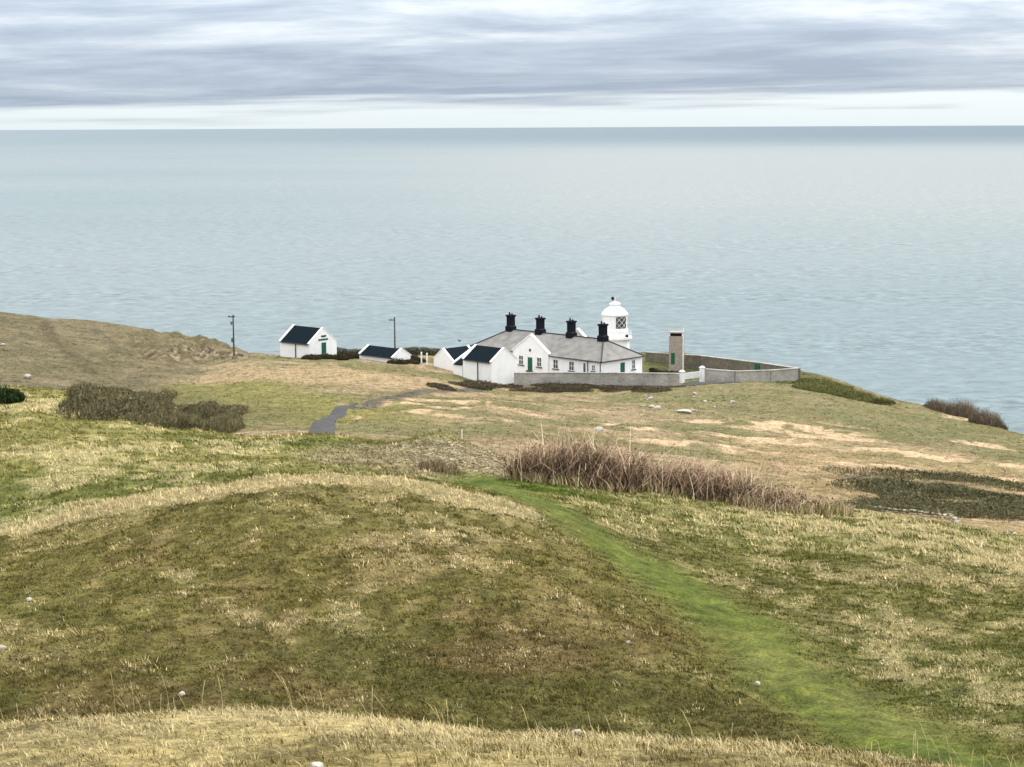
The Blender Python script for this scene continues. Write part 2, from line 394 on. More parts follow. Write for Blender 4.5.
M['oldwall'] = mat('old_boundary_wall', (.165, .145, .11), .95, .3, 1.5, .3)
M['tarmac'] = mat('tarmac', (.075, .074, .072), .95, .2, 2, spec=.08)
M['wood'] = mat('pole_wood', (.07, .065, .06), .85, .25, 4)
M['metal'] = mat('grey_metal', (.16, .16, .17), .5, .1, 4, metal=.4)
M['limestone'] = mat('limestone', (.42, .39, .33), .9, .25, 5, .5)
M['rockdark'] = mat('brown_rock', (.17, .14, .10), .95, .4, 1.5, .6)
def roof_mat():
    m, nt, b = new_mat('grey_stone_tiles'); N, K_ = nt.nodes, nt.links
    tc = N.new('ShaderNodeTexCoord'); no = N.new('ShaderNodeTexNoise'); no.inputs['Scale'].default_value = .8; no.inputs['Detail'].default_value = 8
    K_.new(tc.outputs['Object'], no.inputs['Vector'])
    r = N.new('ShaderNodeValToRGB'); cr = r.color_ramp
    cr.elements[0].position = .3; cr.elements[0].color = (.145, .14, .13, 1); cr.elements[1].position = .75; cr.elements[1].color = (.265, .255, .232, 1)
    K_.new(no.outputs['Fac'], r.inputs['Fac'])
    sx = N.new('ShaderNodeSeparateXYZ'); K_.new(tc.outputs['Object'], sx.inputs[0])
    wv = N.new('ShaderNodeMath'); wv.operation = 'MULTIPLY'; wv.inputs[1].default_value = 6.0; K_.new(sx.outputs['Z'], wv.inputs[0])
    fr = N.new('ShaderNodeMath'); fr.operation = 'FRACT'; K_.new(wv.outputs[0], fr.inputs[0])
    mr = N.new('ShaderNodeMapRange'); mr.inputs['To Min'].default_value = .88; mr.inputs['To Max'].default_value = 1.06; K_.new(fr.outputs[0], mr.inputs['Value'])
    mx = N.new('ShaderNodeVectorMath'); mx.operation = 'SCALE'; K_.new(r.outputs['Color'], mx.inputs[0]); K_.new(mr.outputs['Result'], mx.inputs['Scale'])
    K_.new(mx.outputs['Vector'], b.inputs['Base Color']); b.inputs['Roughness'].default_value = .8
    return m
M['tiles'] = roof_mat()
def wall_mat():
    m, nt, b = new_mat('rubble_stone_wall'); N, K_ = nt.nodes, nt.links
    tc = N.new('ShaderNodeTexCoord'); vo = N.new('ShaderNodeTexVoronoi'); vo.inputs['Scale'].default_value = 3.0
    mp = N.new('ShaderNodeMapping'); mp.inputs['Scale'].default_value = (1, 1, 1.9)
    K_.new(tc.outputs['Object'], mp.inputs[0]); K_.new(mp.outputs[0], vo.inputs['Vector'])
    r = N.new('ShaderNodeValToRGB'); cr = r.color_ramp
    cr.elements[0].color = (.28, .262, .232, 1); cr.elements[1].color = (.43, .405, .362, 1)
    K_.new(vo.outputs['Color'], r.inputs['Fac'])
    no = N.new('ShaderNodeTexNoise'); no.inputs['Scale'].default_value = .5; no.inputs['Detail'].default_value = 6; K_.new(tc.outputs['Object'], no.inputs['Vector'])
    mr = N.new('ShaderNodeMapRange'); mr.inputs['From Min'].default_value = .3; mr.inputs['From Max'].default_value = .7; mr.inputs['To Min'].default_value = .75; mr.inputs['To Max'].default_value = 1.2
    K_.new(no.outputs['Fac'], mr.inputs['Value'])
    mx = N.new('ShaderNodeVectorMath'); mx.operation = 'SCALE'; K_.new(r.outputs['Color'], mx.inputs[0]); K_.new(mr.outputs['Result'], mx.inputs['Scale'])
    K_.new(mx.outputs['Vector'], b.inputs['Base Color']); b.inputs['Roughness'].default_value = .95
    return m
M['stonewall'] = wall_mat()

# ------------------------------------------------------------------ ground sheet
ys = np.concatenate([np.linspace(-10, 3.6, 28), np.exp(np.linspace(math.log(3.7), math.log(100), 640)), np.exp(np.linspace(math.log(100.3), math.log(345), 420)), np.linspace(350, 600, 20)])
ss = np.linspace(-.62, .62, 760)
YY, SS = np.meshgrid(ys, ss, indexing='ij'); XX = SS * (YY + 25)
ZZ = zfun(XX, YY)
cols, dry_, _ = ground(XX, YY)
cols = mixc(cols, STRAW * .8, np.clip(dry_, 0, 1) * .42) * (.78 + .14 * np.maximum(sm(55, 110, YY), 1 - sm(11, 15, YY)))[..., None]  # sheet darkened for the shade between tufts, less so near and far
nr, nc = XX.shape
idx = np.arange(nr * nc).reshape(nr, nc)
q = np.stack([idx[:-1, :-1], idx[:-1, 1:], idx[1:, 1:], idx[1:, :-1]], -1).reshape(-1)
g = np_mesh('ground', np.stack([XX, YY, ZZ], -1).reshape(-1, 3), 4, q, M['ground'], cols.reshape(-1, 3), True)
tag(g, 'rolling rough grass hillside falling towards the clifftop', 'ground', kind='structure')

def strip(name, P, width, mat_, lift, cfun=None, label=None, n=160):
    P = np.array(P); seg = np.r_[0, np.cumsum(np.hypot(*np.diff(P, axis=0).T))]
    t = np.linspace(0, seg[-1], n)
    px, py = pchip1(seg, P[:, 0], t), pchip1(seg, P[:, 1], t)
    dx, dy = np.gradient(px), np.gradient(py); l = np.hypot(dx, dy); nx, ny = -dy / l, dx / l
    m = 7; o = np.linspace(-.5, .5, m)
    w = width * (0.9 + .25 * vnoise(t / 2.0, t * 0, 3)) if np.isscalar(width) else width
    X = px[:, None] + nx[:, None] * o * np.asarray(w)[:, None]; Y = py[:, None] + ny[:, None] * o * np.asarray(w)[:, None]
    Z = zfun(X, Y) + lift * np.array([-1.5, .6, 1, 1, 1, .6, -1.5])
    idx = np.arange(n * m).reshape(n, m)
    q = np.stack([idx[:-1, :-1], idx[:-1, 1:], idx[1:, 1:], idx[1:, :-1]], -1).reshape(-1)
    cc = ground(X, Y)[0].reshape(-1, 3) * .78 if cfun else None  # same painted tuft shade as the ground sheet
    o_ = np_mesh(name, np.stack([X, Y, Z], -1).reshape(-1, 3), 4, q, mat_, cc, True)
    return tag(o_, label, name, kind='structure')
strip('path', P_path, 1.3, M['ground'], .035, True, 'worn green grass footpath curving down the hillside', 260)
strip('road', np.vstack([P_road[0] + (P_road[0] - P_road[1]) * .9, P_road]), 2.7 * np.interp(np.linspace(0, 1, 160), [0, .5, .75, 1], [1, .95, .7, .3]), M['tarmac'], .10, None, 'narrow tarmac lane bending round towards the cottages')

# ------------------------------------------------------------------ grass
def blades(name, nt, m, y0, y1, rt, hmin, hmax, wk, label, amax=.36, near=False, lean=.9, mask=None, clus=.5):
    """nt tufts of m blades each; a tuft is green or dry as a whole"""
    Y = np.exp(rng.uniform(math.log(y0), math.log(y1), nt)); X = rng.uniform(-amax, amax, nt) * (Y + (3 if near else 10))
    if mask is not None:
        k = mask(X, Y); X, Y = X[k], Y[k]
    nt = len(X)
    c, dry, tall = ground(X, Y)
    cl = vnoise(X / clus, Y / clus, 5) * .6 + vnoise(X / (clus * .4), Y / (clus * .4), 6) * .4
    isdry = (cl * .5 + .5 * rng.random(nt)) < .1 + .75 * dry
    isdry &= dry > .02
    tc = c * np.exp(rng.normal(.12, .30, nt))[:, None]
    sd = STRAW * rng.uniform(.8, 1.45, nt)[:, None] * np.array([1, 1, 1]); tc[isdry] = tc[isdry] * .12 + sd[isdry] * .88
    th_ = (hmin + (hmax - hmin) * rng.random(nt) ** 1.6) * tall * (.55 + .9 * vnoise(X / .7, Y / .7, 8)) * np.where(isdry, 1.25, 1.0)
    rr = rt * rng.uniform(.5, 1.4, nt)
    i = np.repeat(np.arange(nt), m); n = len(i)
    oa = rng.uniform(0, 2*np.pi, n); orr = np.sqrt(rng.random(n)) * rr[i]
    ox, oy = np.cos(oa) * orr, np.sin(oa) * orr
    x, y = X[i] + ox * 1.3, Y[i] + oy; z = zfun(x, y) - .01
    h = th_[i] * rng.uniform(.5, 1.1, n)
    ln = lean * h * rng.uniform(.2, 1, n)
    lx, ly = np.cos(oa) * ln - .35 * h, np.sin(oa) * ln
    w = wk * y * rng.uniform(.6, 1.4, n); ta = rng.uniform(0, 2*np.pi, n); wx, wy = np.cos(ta) * w/2, np.sin(ta) * w/2
    col = tc[i] * rng.uniform(.75, 1.25, n)[:, None]
    if not near:
        V = np.stack([np.stack([x - wx, y - wy, z], -1), np.stack([x + wx, y + wy, z], -1), np.stack([x + lx, y + ly, z + h], -1)], 1)
        loops = np.arange(3 * n); k = 3
    else:
        A = np.stack([x - wx, y - wy, z], -1); B = np.stack([x + wx, y + wy, z], -1)
        D = np.stack([x + lx*.3 + wx*.7, y + ly*.3 + wy*.7, z + h*.6], -1); E = np.stack([x + lx*.3 - wx*.7, y + ly*.3 - wy*.7, z + h*.6], -1)
        T = np.stack([x + lx, y + ly, z + h * .95], -1)
        V = np.stack([A, B, D, E, T], 1); b_ = np.arange(n)[:, None] * 5
        loops = (b_ + np.array([[0, 1, 2, 0, 2, 3, 3, 2, 4]])).ravel(); k = 5
    nr_ = np.stack([np.cos(oa) * .55, np.sin(oa) * .55, np.ones(n) * .9], -1) + rng.normal(0, .3, (n, 3)); nr_ /= np.linalg.norm(nr_, axis=1)[:, None]
    o = np_mesh(name, V.reshape(-1, 3), 3, loops, M['blade'], np.repeat(col, k, 0), nrm=np.repeat(nr_, k, 0))
    return tag(o, label, 'grass', kind='stuff')
blades('grass', 80000, 7, 3.5, 11.5, .024, .010, .038, .0006, 'dry straw coloured grass on the nearest hummock', .5, True, clus=.12)
blades('grass', 120000, 6, 18, 54, .10, .025, .10, .00075, 'short olive turf on the mound and bank beside the footpath', .34)
blades('grass', 42000, 6, 54, 104, .2, .05, .17, .0008, 'yellowish grass on the shelf beyond the middle mound', .36, clus=.8)
blades('grass', 42000, 6, 104, 300, .4, .06, .24, .0007, 'tan rough grazing around the clifftop cottages', .36, clus=1.6,
       mask=lambda X, Y: ~((np.abs(Y - 272) < 14) & (X > -10) & (X < 26)))
# seed stalks on the nearest hummock
def stalks(n):
    X = rng.uniform(-3.2, 2.4, n); Y = rng.uniform(7.2, 10.4, n); keep = vnoise(X / .35, Y / .5, 9) > .45
    X, Y = X[keep], Y[keep]; n = len(X); z = zfun(X, Y)
    h = rng.uniform(.07, .24, n); ln = h * rng.uniform(-.6, .15, n); w = .0008
    c = STRAW * rng.uniform(.6, 1.0, n)[:, None]
    V, Lp = [], []
    A = [np.stack([X - w, Y, z], -1), np.stack([X + w, Y, z], -1), np.stack([X + ln*.35 + w, Y, z + h*.6], -1), np.stack([X + ln*.35 - w, Y, z + h*.6], -1),
         np.stack([X + ln*.75 + 2.2*w, Y, z + h*.9], -1), np.stack([X + ln*.75 - 2.2*w, Y, z + h*.9], -1), np.stack([X + ln, Y, z + h], -1)]
    V = np.stack(A, 1); b = np.arange(n)[:, None] * 7
    loops = (b + np.array([[0,1,2, 0,2,3, 3,2,4, 3,4,5, 5,4,6]])).ravel()
    o = np_mesh('grass_stalks', V.reshape(-1, 3), 3, loops, M['blade'], np.repeat(c, 7, 0))
    tag(o, 'tall dead seed stalks leaning on the nearest hummock', 'grass stalks', kind='stuff')
stalks(520)

# ------------------------------------------------------------------ bushes
def twig_cloud(base, hgt, n, cfn, wid, spread=.5, segs=3, leaf=0, leafc=None, leafs=.08, jit=0.0, dc=None):
    """base: function(n)->X,Y ; hgt(X,Y)->height. thin bent stems with side twigs, as arrays (V, loops, colours)"""
    X, Y = base(n); n = len(X); z = zfun(X, Y) - .05; h = hgt(X, Y) * rng.uniform(.55, 1.08, n)
    ph = rng.uniform(0, 2*np.pi, n); k = spread * h * rng.random(n)
    dx, dy = np.cos(ph) * k, np.sin(ph) * k
    w = wid * rng.uniform(.6, 1.3, n); th = rng.uniform(0, 2*np.pi, n); wx, wy = np.cos(th)*w/2, np.sin(th)*w/2
    c = cfn(n)
    lv = []; jx, jy = np.zeros(n), np.zeros(n)
    for j in range(segs):
        f = j / segs; s = 1 - .6 * f; g = f ** 1.7
        if j and jit: jx = jx + rng.normal(0, jit, n) * h; jy = jy + rng.normal(0, jit, n) * h
        lv.append(np.stack([X + jx + dx*g - wx*s, Y + jy + dy*g - wy*s, z + h*f], -1)); lv.append(np.stack([X + jx + dx*g + wx*s, Y + jy + dy*g + wy*s, z + h*f], -1))
    lv.append(np.stack([X + jx + dx, Y + jy + dy, z + h * (1 - 1.2 * jit * (jit > 0))], -1))
    V = np.stack(lv, 1); kk = V.shape[1]
    pat = []
    for j in range(segs - 1): pat += [2*j, 2*j+1, 2*j+3, 2*j, 2*j+3, 2*j+2]
    pat += [2*(segs-1), 2*(segs-1)+1, 2*segs]
    loops = (np.arange(n)[:, None] * kk + np.array([pat])).ravel()
    Vs, Ls, Cs = [V.reshape(-1, 3)], [loops], [np.repeat(c, kk, 0)]
    off = n * kk
    if leaf:
        X, Y = base(leaf); m = len(X); zz = zfun(X, Y); hh = hgt(X, Y) * rng.uniform(.02, .85, m)
        p = np.stack([X, Y, zz + hh], -1); sz = leafs * rng.uniform(.5, 1.5, m)
        T = p[:, None, :] + rng.normal(0, 1, (m, 3, 3)) * sz[:, None, None] * .6
        Vs.append(T.reshape(-1, 3)); Ls.append(off + np.arange(3 * m)); Cs.append(np.repeat(leafc(m), 3, 0))
    Vs = np.vstack(Vs)
    if dc is None: nr_ = np.tile([0, -.25, .8], (len(Vs), 1))
    else:
        c0, rx, ry, hh = dc; zc = float(zfun(np.array([c0[0]]), np.array([c0[1]]))[0])
        nr_ = np.stack([(Vs[:, 0] - c0[0]) / rx, (Vs[:, 1] - c0[1]) / ry, (Vs[:, 2] - zc) / hh * .9], -1)
    return Vs, np.concatenate(Ls), np.vstack(Cs), nr_
def ramp(n, *cs):
    cs = np.array(cs); i = rng.integers(0, len(cs), n); j = rng.integers(0, len(cs), n); t = rng.random(n)[:, None]
    return (cs[i] * t + cs[j] * (1 - t)) * rng.uniform(.7, 1.25, n)[:, None]
def veg(name, parts, label, cat, kind=None, group=None):
    V, Ls, Cs, Nn, off = [], [], [], [], 0
    for v, l, c, n_ in parts: V.append(v); Ls.append(l + off); Cs.append(c); Nn.append(n_); off += len(v)
    V = np.vstack(V); nr_ = np.vstack(Nn) + .8 * np.repeat(rng.normal(0, .5, (len(V) // 3 + 1, 3)), 3, 0)[:len(V)]; nr_ /= np.linalg.norm(nr_, axis=1)[:, None]
    o = np_mesh(name, V, 3, np.concatenate(Ls), M['twig'], np.vstack(Cs), nrm=nr_)
    return tag(o, label, cat, group, kind)
def along(P, width):
    P = np.array(P); seg = np.r_[0, np.cumsum(np.hypot(*np.diff(P, axis=0).T))]
    def f(n):
        t = rng.uniform(0, seg[-1], n); x, y = np.interp(t, seg, P[:, 0]), np.interp(t, seg, P[:, 1])
        r = rng.normal(0, .4, n); wd = width if np.isscalar(width) else np.interp(t / seg[-1], np.linspace(0, 1, len(width)), width)
        return x + r * wd * .3, y + np.clip(r, -1, 1) * wd
    return f
# bramble thicket beside the path
P_thk = hits([(516,480),(580,485),(640,492),(700,499),(760,507),(846,515)])
x0t, x1t = P_thk[0, 0], P_thk[-1, 0]
def thk_h(X, Y):
    u = (X - x0t) / (x1t - x0t)
    return np.interp(u, [-.05, .0, .08, .2, .4, .6, .8, 1, 1.05], [.9, 1.9, 2.5, 2.4, 2.1, 1.65, 1.25, .8, .45]) * (.1 + 1.6 * fbm(X / 1.3, Y / 1.3, 2, 3))
bt = along(P_thk, [1.5, 2.2, 2.4, 2.2, 1.8, 1.2])
bf = along(P_thk + np.array([0, -1.3]), [1.0, 1.2, 1.2, 1.0])
veg('bramble_thicket', [
    twig_cloud(bf, lambda X, Y: .3 + .55 * vnoise(X / .8, Y / .8, 2), 3200, lambda n: ramp(n, L(200,184,140), L(130,124,70), L(108,100,60), L(170,148,112)), .035, .7),
    twig_cloud(bt, thk_h, 4800, lambda n: ramp(n, L(170,140,114), L(206,182,150), L(132,104,82), L(100,78,60)), .04, 1.1, segs=5, jit=.13),
    twig_cloud(bt, lambda X, Y: thk_h(X, Y) * .72, 3500, lambda n: ramp(n, L(84,66,50), L(64,58,40)), .05, 1.0, leaf=26000, jit=.1,
               leafc=lambda n: ramp(n, L(66,64,38), L(92,72,52), L(74,58,42)), leafs=.05),
    twig_cloud(bt, lambda X, Y: thk_h(X, Y) * 1.08, 500, lambda n: ramp(n, L(228,210,176), L(206,184,152)), .035, .4)],
    'long tangle of bare pinkish brambles and dead stalks beside the green path', 'bramble thicket')
# small clump by the rubble bank
cb = hit(440, 471)
def blob(c, rx, ry):
    def f(n):
        r = np.sqrt(rng.random(n)); t = rng.uniform(0, 2*np.pi, n)
        return c[0] + rx * r * np.cos(t), c[1] + ry * r * np.sin(t)
    return f
def dome(c, rx, ry, h):
    return lambda X, Y: h * np.sqrt(np.clip(1.05 - ((X - c[0])/rx)**2 - ((Y - c[1])/ry)**2, .04, 1)) * (.6 + .7 * fbm(X / (rx*.35), Y / (rx*.35), 2, 13))
def bush(name, c, rx, ry, h, cols_, n, label, cat='bush', wid=.05, leaf=0, leafcols=None, leafs=.12, group=None, spread=.55, kind=None):
    return veg(name, [twig_cloud(blob(c, rx, ry), dome(c, rx, ry, h), n, lambda k: ramp(k, *cols_), wid, spread, leaf=leaf, leafc=(lambda k: ramp(k, *(leafcols or cols_))), leafs=leafs, dc=(c, rx, ry, h))], label, cat, kind, group)
bush('dead_bush', cb, 1.1, .9, .7, (L(134,118,90), L(104,88,66), L(168,150,118)), 500, 'small bare twiggy clump below the rubble bank', wid=.03)
# scrub filling the hollow on the left
def scrub(name, spots, cols_, label, n=900, wid=.06, leaf=2600, leafs=.075, leafcols=None, cat='scrub'):
    parts = []
    for (px, py, rx, ry, h) in spots:
        c = hit(px, py) if len(cols_) else None
        lc = leafcols or cols_; pick = np.array(lc[random.randrange(len(lc))]) * random.uniform(.8, 1.3)
        parts.append(twig_cloud(blob(c, rx, ry), dome(c, rx, ry, h), n, lambda k: ramp(k, *cols_), wid, .5, leaf=leaf, leafc=lambda k: ramp(k, pick, pick, *lc), leafs=leafs * random.uniform(.8, 1.5), dc=(c, rx, ry, h)))
    return veg(name, parts, label, cat, 'stuff')
sp = []
for i in range(90):
    u = random.random(); px = 84 + u * 150; lo = 410 + u * 20; hi = 384 + u * 22
    py = random.uniform(hi, lo) + 3
    sp.append((px, py, random.uniform(.7, 1.9), random.uniform(1.5, 3.5), random.uniform(.3, 1.15) * (.55 + .45 * min(1, (px - 70) / 60))))
scrub('scrub', sp, (L(114,106,78), L(90,88,60), L(130,120,88)), 'grey brown leafless scrub filling the hollow behind the grassy shelf', leafcols=(L(106,102,72), L(72,74,48), L(128,118,86), L(76,72,50), L(116,106,78)), n=800, wid=.05, leaf=900)
sp = [(random.uniform(868, 1034), 0, random.uniform(2, 4.5), random.uniform(2, 4), random.uniform(.25, .9)) for i in range(40)]
sp = [(px, random.uniform(468 + (px-850) * .09, 506 + (px-850) * .14), *r) for px, _, *r in sp]
scrub('scrub', sp, (L(92,84,66), L(78,80,54), L(110,96,80)), 'dark low gorse and bramble patch on the slope right of the thicket', 260, .06, 1700, .07, (L(104,98,70), L(82,86,58), L(128,114,88), L(96,104,64), L(92,96,64)))
sp = [(random.uniform(520, 672), random.uniform(383, 392), random.uniform(1.5, 3), random.uniform(1.5, 3), random.uniform(.3, .8)) for i in range(44)]
sp += [(random.uniform(440, 520), random.uniform(384, 391), random.uniform(1.2, 2.5), random.uniform(1, 2), random.uniform(.3, .7)) for i in range(9)]
scrub('scrub', sp, (L(100,86,70), L(84,78,60)), 'low dark scrub below the garden wall and white sheds', 300, .06, 2600, .075, (L(92,88,68), L(110,90,74), L(78,78,58)))
sp = [(random.uniform(311, 384), random.uniform(357.5, 359.5), random.uniform(1, 2), random.uniform(.8, 1.4), random.uniform(.6, 1.1)) for i in range(20)]
sp += [(random.uniform(392, 420), random.uniform(359, 364), random.uniform(1, 2), random.uniform(1, 2), random.uniform(.5, 1.0)) for i in range(8)]
scrub('scrub', sp, (L(78,68,54), L(60,56,40)), 'low dark scrub in front of the white shed and hut', 300, .06, 2600, .075, (L(70,66,46), L(54,54,36)))
for (px, py, rx, h, n, lb) in [(945, 410, 3.0, 2.0, 1500, 'bare purplish bush on the cliff edge, lowest and nearest the cottages'),
                               (967, 417, 3.2, 2.6, 1700, 'bare purplish bush in the middle of the cliff edge trio'),
                               (988, 424, 2.6, 2.3, 1300, 'bare purplish bush at the seaward end of the cliff edge trio')]:
    c = hit(px, py)
    bush('bush', c, rx, 2.2, h, (L(116,102,86), L(94,84,72), L(138,122,102)), n, lb, wid=.06, leaf=1500, leafcols=(L(106,94,78), L(92,90,66)), leafs=.08, group='bare bushes on the cliff edge', spread=.55)
c = hit(6, 398)
bush('evergreen_bush', hit(0, 401), 1.2, 1.2, .75, (L(40,48,26), L(32,40,22)), 500, 'small dark green bush at the left end of the hollow', leaf=12000, leafcols=(L(44,60,30), L(34,46,22), L(60,72,38)), leafs=.09)
sp = [(random.uniform(800, 862), 0, random.uniform(2, 4), random.uniform(2, 3), random.uniform(.5, 1.2)) for i in range(20)]
sp = [(px, 382 + (px - 800) * .2 + random.uniform(-2, 6), *r) for px, _, *r in sp]
scrub('scrub', sp, (L(112,112,68), L(126,120,80)), 'green bushy growth along the cliff edge beyond the wall', 300, .06, 3400, .075, (L(108,112,64), L(122,118,74), L(92,98,56)))
bush('cliff_bush', hit(882, 403), 2.0, 1.5, .9, (L(76,82,44), L(92,92,54)), 300, 'small green tuft on the cliff edge between wall and bare bushes', leaf=2200, leafs=.07)

pb = np.array([[-29.0, 287], [-24, 289], [-17, 291], [-9, 293]])
veg('hedge_bank', [twig_cloud(along(pb, 1.0), lambda X, Y: 1.35 + .5 * (vnoise(X / 2.5, Y / 2.5, 4) - .5), 900, lambda n: ramp(n, L(84,76,54), L(68,66,46)), .07, .4, leaf=15000, leafc=lambda n: ramp(n, L(84,80,54), L(98,88,62), L(70,70,46)), leafs=.1)],
    'dark overgrown hedge bank along the cliff edge behind the low hut', 'hedge')
# ------------------------------------------------------------------ stones
def stone_arrays(n, seed=0):
    """an irregular low stone, unit size"""
    r = np.random.default_rng(seed)
    import bmesh
    bm = bmesh.new(); bmesh.ops.create_icosphere(bm, subdivisions=2, radius=1)
    V = np.array([v.co[:] for v in bm.verts]); Fc = np.array([[v.index for v in f.verts] for f in bm.faces]); bm.free()
    for k in range(9):
        d = r.normal(size=3); d /= np.linalg.norm(d); o = r.uniform(.45, .85); s = V @ d
        V = V - np.outer(np.maximum(s - o, 0), d)
    V *= 1 + r.normal(0, .03, (len(V), 1))
    return V, Fc
STN = [stone_arrays(0, s) for s in range(6)]
def rock(px, py, size, label, flat=.55, group=None, m='limestone', name='rock', sink=.15):
    p = hit(px, py, 20 if py < 760 else 4.5); V, Fc = STN[random.randrange(6)]
    mb = MB(); a = random.uniform(0, 6.28)
    sx, sy = size * random.uniform(.85, 1.15), size * random.uniform(.65, .95)
    mb.v = [((x*math.cos(a) - y*math.sin(a)) * sx, (x*math.sin(a) + y*math.cos(a)) * sy, z * size * flat) for x, y, z in V]
    mb.f = [tuple(f) for f in Fc]
    o = mb.build(name, M[m]); o.location = (float(p[0]), float(p[1]), float(p[2]) + size * flat * (.6 - sink))
    return tag(o, label, 'rock', group)
for px, py, s, lb in [(576, 738, .17, 'grey rough stone lying just behind the straw hummock, largest in the grass'),
                      (30, 601, .09, 'white stone on the dark mound near its left end, above the smaller one'),
                      (3, 649, .10, 'small white stone low on the mound at the very left'),
                      (183, 696, .10, 'pale flat stone half hidden behind the grass stalks of the near hummock'),
                      (525, 632, .06, 'tiny pale stone alone near the centre of the dark mound'),
                      (628, 644, .08, 'pale stone in a tuft of straw left of the path'),
                      (756, 685, .10, 'thin pale flat stone near the edge of the lower path'),
                      (315, 769, .03, 'pale stone bedded in the nearest straw grass'),
                      (3, 346, .5, 'white boulder high on the left headland'),
                      (28, 379, .65, 'white boulder low on the left headland above the dark bush')]:
    rock(px, py, s, lb, .75, sink=.3)
for i in range(22):
    px, py = random.uniform(640, 742), random.uniform(394, 412)
    rock(px, py, random.uniform(.18, .4), 'pale limestone rock scattered on the turf in front of the gate', .6, 'pale rocks in front of the gate')
rock(600, 432, .5, 'lone pale boulder on the turf just above the thicket', .8)
rock(683, 413, 1.0, 'broad pale slab of rock, largest below the gateway', .35)
for i in range(12):
    px = random.uniform(172, 240); py = 346 + (px - 172) * .12 + random.expovariate(.16)
    rock(px, py, random.uniform(.3, .8), 'brown rock of the broken outcrop at the end of the left headland', random.uniform(.5, 1.0), 'outcrop rocks on the left headland', 'rockdark', sink=.6)
def stone_heap(name, pts, sizes, cols_, label, cat, kind=None):
    V, Fs, Cs, off = [], [], [], 0
    for (x, y, z), s, c in zip(pts, sizes, cols_):
        v, f = STN[random.randrange(6)]; a = random.uniform(0, 6.28); ca, sa = math.cos(a), math.sin(a)
        R = np.stack([(v[:,0]*ca - v[:,1]*sa) * s, (v[:,0]*sa + v[:,1]*ca) * s * .8, v[:,2] * s * .55], -1)
        V.append(R + [x, y, z]); Fs.append(f + off); Cs.append(np.tile(c, (len(v), 1))); off += len(v)
    o = np_mesh(name, np.vstack(V), 3, np.concatenate(Fs).ravel(), M['stone_col'], np.vstack(Cs))
    return tag(o, label, cat, None, kind)
def rubble():
    pts, sz = [], []
    Pb = np.array([hit(px, py)[:2] for px, py in [(372,452),(400,450),(420,455),(440,458),(455,462),(470,464),(485,464),(498,464),(440,448),(470,452),(490,458)]])
    for i in range(1500):
        k = min(10, int(11 * random.random() ** .7)); x, y = Pb[k] + rng.normal(0, 1, 2) * [.9, 1.6]
        pts.append((x, y)); sz.append(random.uniform(.03, .10) * (1 if k < 4 else 1.2))
    pts = np.array(pts); z = zfun(pts[:, 0], pts[:, 1]) + np.array(sz) * .15
    return stone_heap('rubble', np.c_[pts, z], sz, ramp(len(sz), L(150,138,112), L(122,110,88), L(174,160,132)), 'grey limestone rubble bank beside the start of the green path', 'rubble', 'stuff')
rubble()
def dry_wall():
    P = hits([(862,509),(900,515),(960,524),(1030,537)]); P = P + np.array([0, 2.5])
    seg = np.r_[0, np.cumsum(np.hypot(*np.diff(P, axis=0).T))]; pts, sz = [], []
    for course in range(2):
        t = 0
        while t < seg[-1]:
            x, y = np.interp(t, seg, P[:, 0]), np.interp(t, seg, P[:, 1])
            s = random.uniform(.1, .18); z = float(zfun(np.array([x]), np.array([y]))[0])
            pts.append((x + random.gauss(0, .05), y + random.gauss(0, .08), z + .08 + course * .2)); sz.append(s); t += s * 1.5
    stone_heap('dry_stone_wall', pts, sz, ramp(len(sz), L(150,142,122), L(178,168,144), L(120,110,92)), 'low dry stone wall running below the dark gorse patch', 'stone wall')
dry_wall()

# ------------------------------------------------------------------ buildings
R45 = math.radians(-45)
U = np.array([math.cos(R45), math.sin(R45)]); Vv = np.array([-math.sin(R45), math.cos(R45)])
def gable_roof(mb_roof, L_, W_, h, rise, over=.15, th=.12, axis='x', x0=0, y0=0):
    """two slates sheets, ridge along axis"""
    P = (lambda x, y, z: (x0 + x, y0 + y, z)) if axis == 'x' else (lambda x, y, z: (x0 + y, y0 + x, z))
    dz = rise / (W_ / 2) * over; o = over
    mb_roof.slab([P(-.0, -o, h - dz + th), P(L_, -o, h - dz + th), P(L_, W_/2, h + rise + th), P(0, W_/2, h + rise + th)] if axis == 'x' else
                 [P(-.0, -o, h - dz + th), P(0, W_/2, h + rise + th), P(L_, W_/2, h + rise + th), P(L_, -o, h - dz + th)], th)
    mb_roof.slab([P(0, W_/2, h + rise + th), P(L_, W_/2, h + rise + th), P(L_, W_+o, h - dz + th), P(0, W_+o, h - dz + th)] if axis == 'x' else
                 [P(0, W_/2, h + rise + th), P(0, W_+o, h - dz + th), P(L_, W_+o, h - dz + th), P(L_, W_/2, h + rise + th)], th)
def gable_wall(mb, xs, W_, h, rise, t=.3, z0=-1.2, up=0.0, over=0):
    """gable end as one pentagon prism between x=xs and xs+t; up lifts it above the roof as a parapet"""
    pts = [(-over, z0), (W_+over, z0), (W_+over, h + up - over*rise/(W_/2)), (W_/2, h + rise + up), (-over, h + up - over*rise/(W_/2))]
    mb.solid([(xs, y, z) for y, z in pts][::-1], [(xs + t, y, z) for y, z in pts][::-1])
def coping(mb, xs, W_, h, rise, t=.42, up=.22, th=.14):
    for s in (0, 1):
        y0, y1 = (-.18, W_/2) if s == 0 else (W_ + .18, W_/2)
        e = rise / (W_/2) * .18
        mb.solid([(xs, y0, h + up - e), (xs + t, y0, h + up - e), (xs + t, y1, h + rise + up), (xs, y1, h + rise + up)],
                 [(xs, y0, h + up + th - e), (xs + t, y0, h + up + th - e), (xs + t, y1, h + rise + up + th), (xs, y1, h + rise + up + th)])
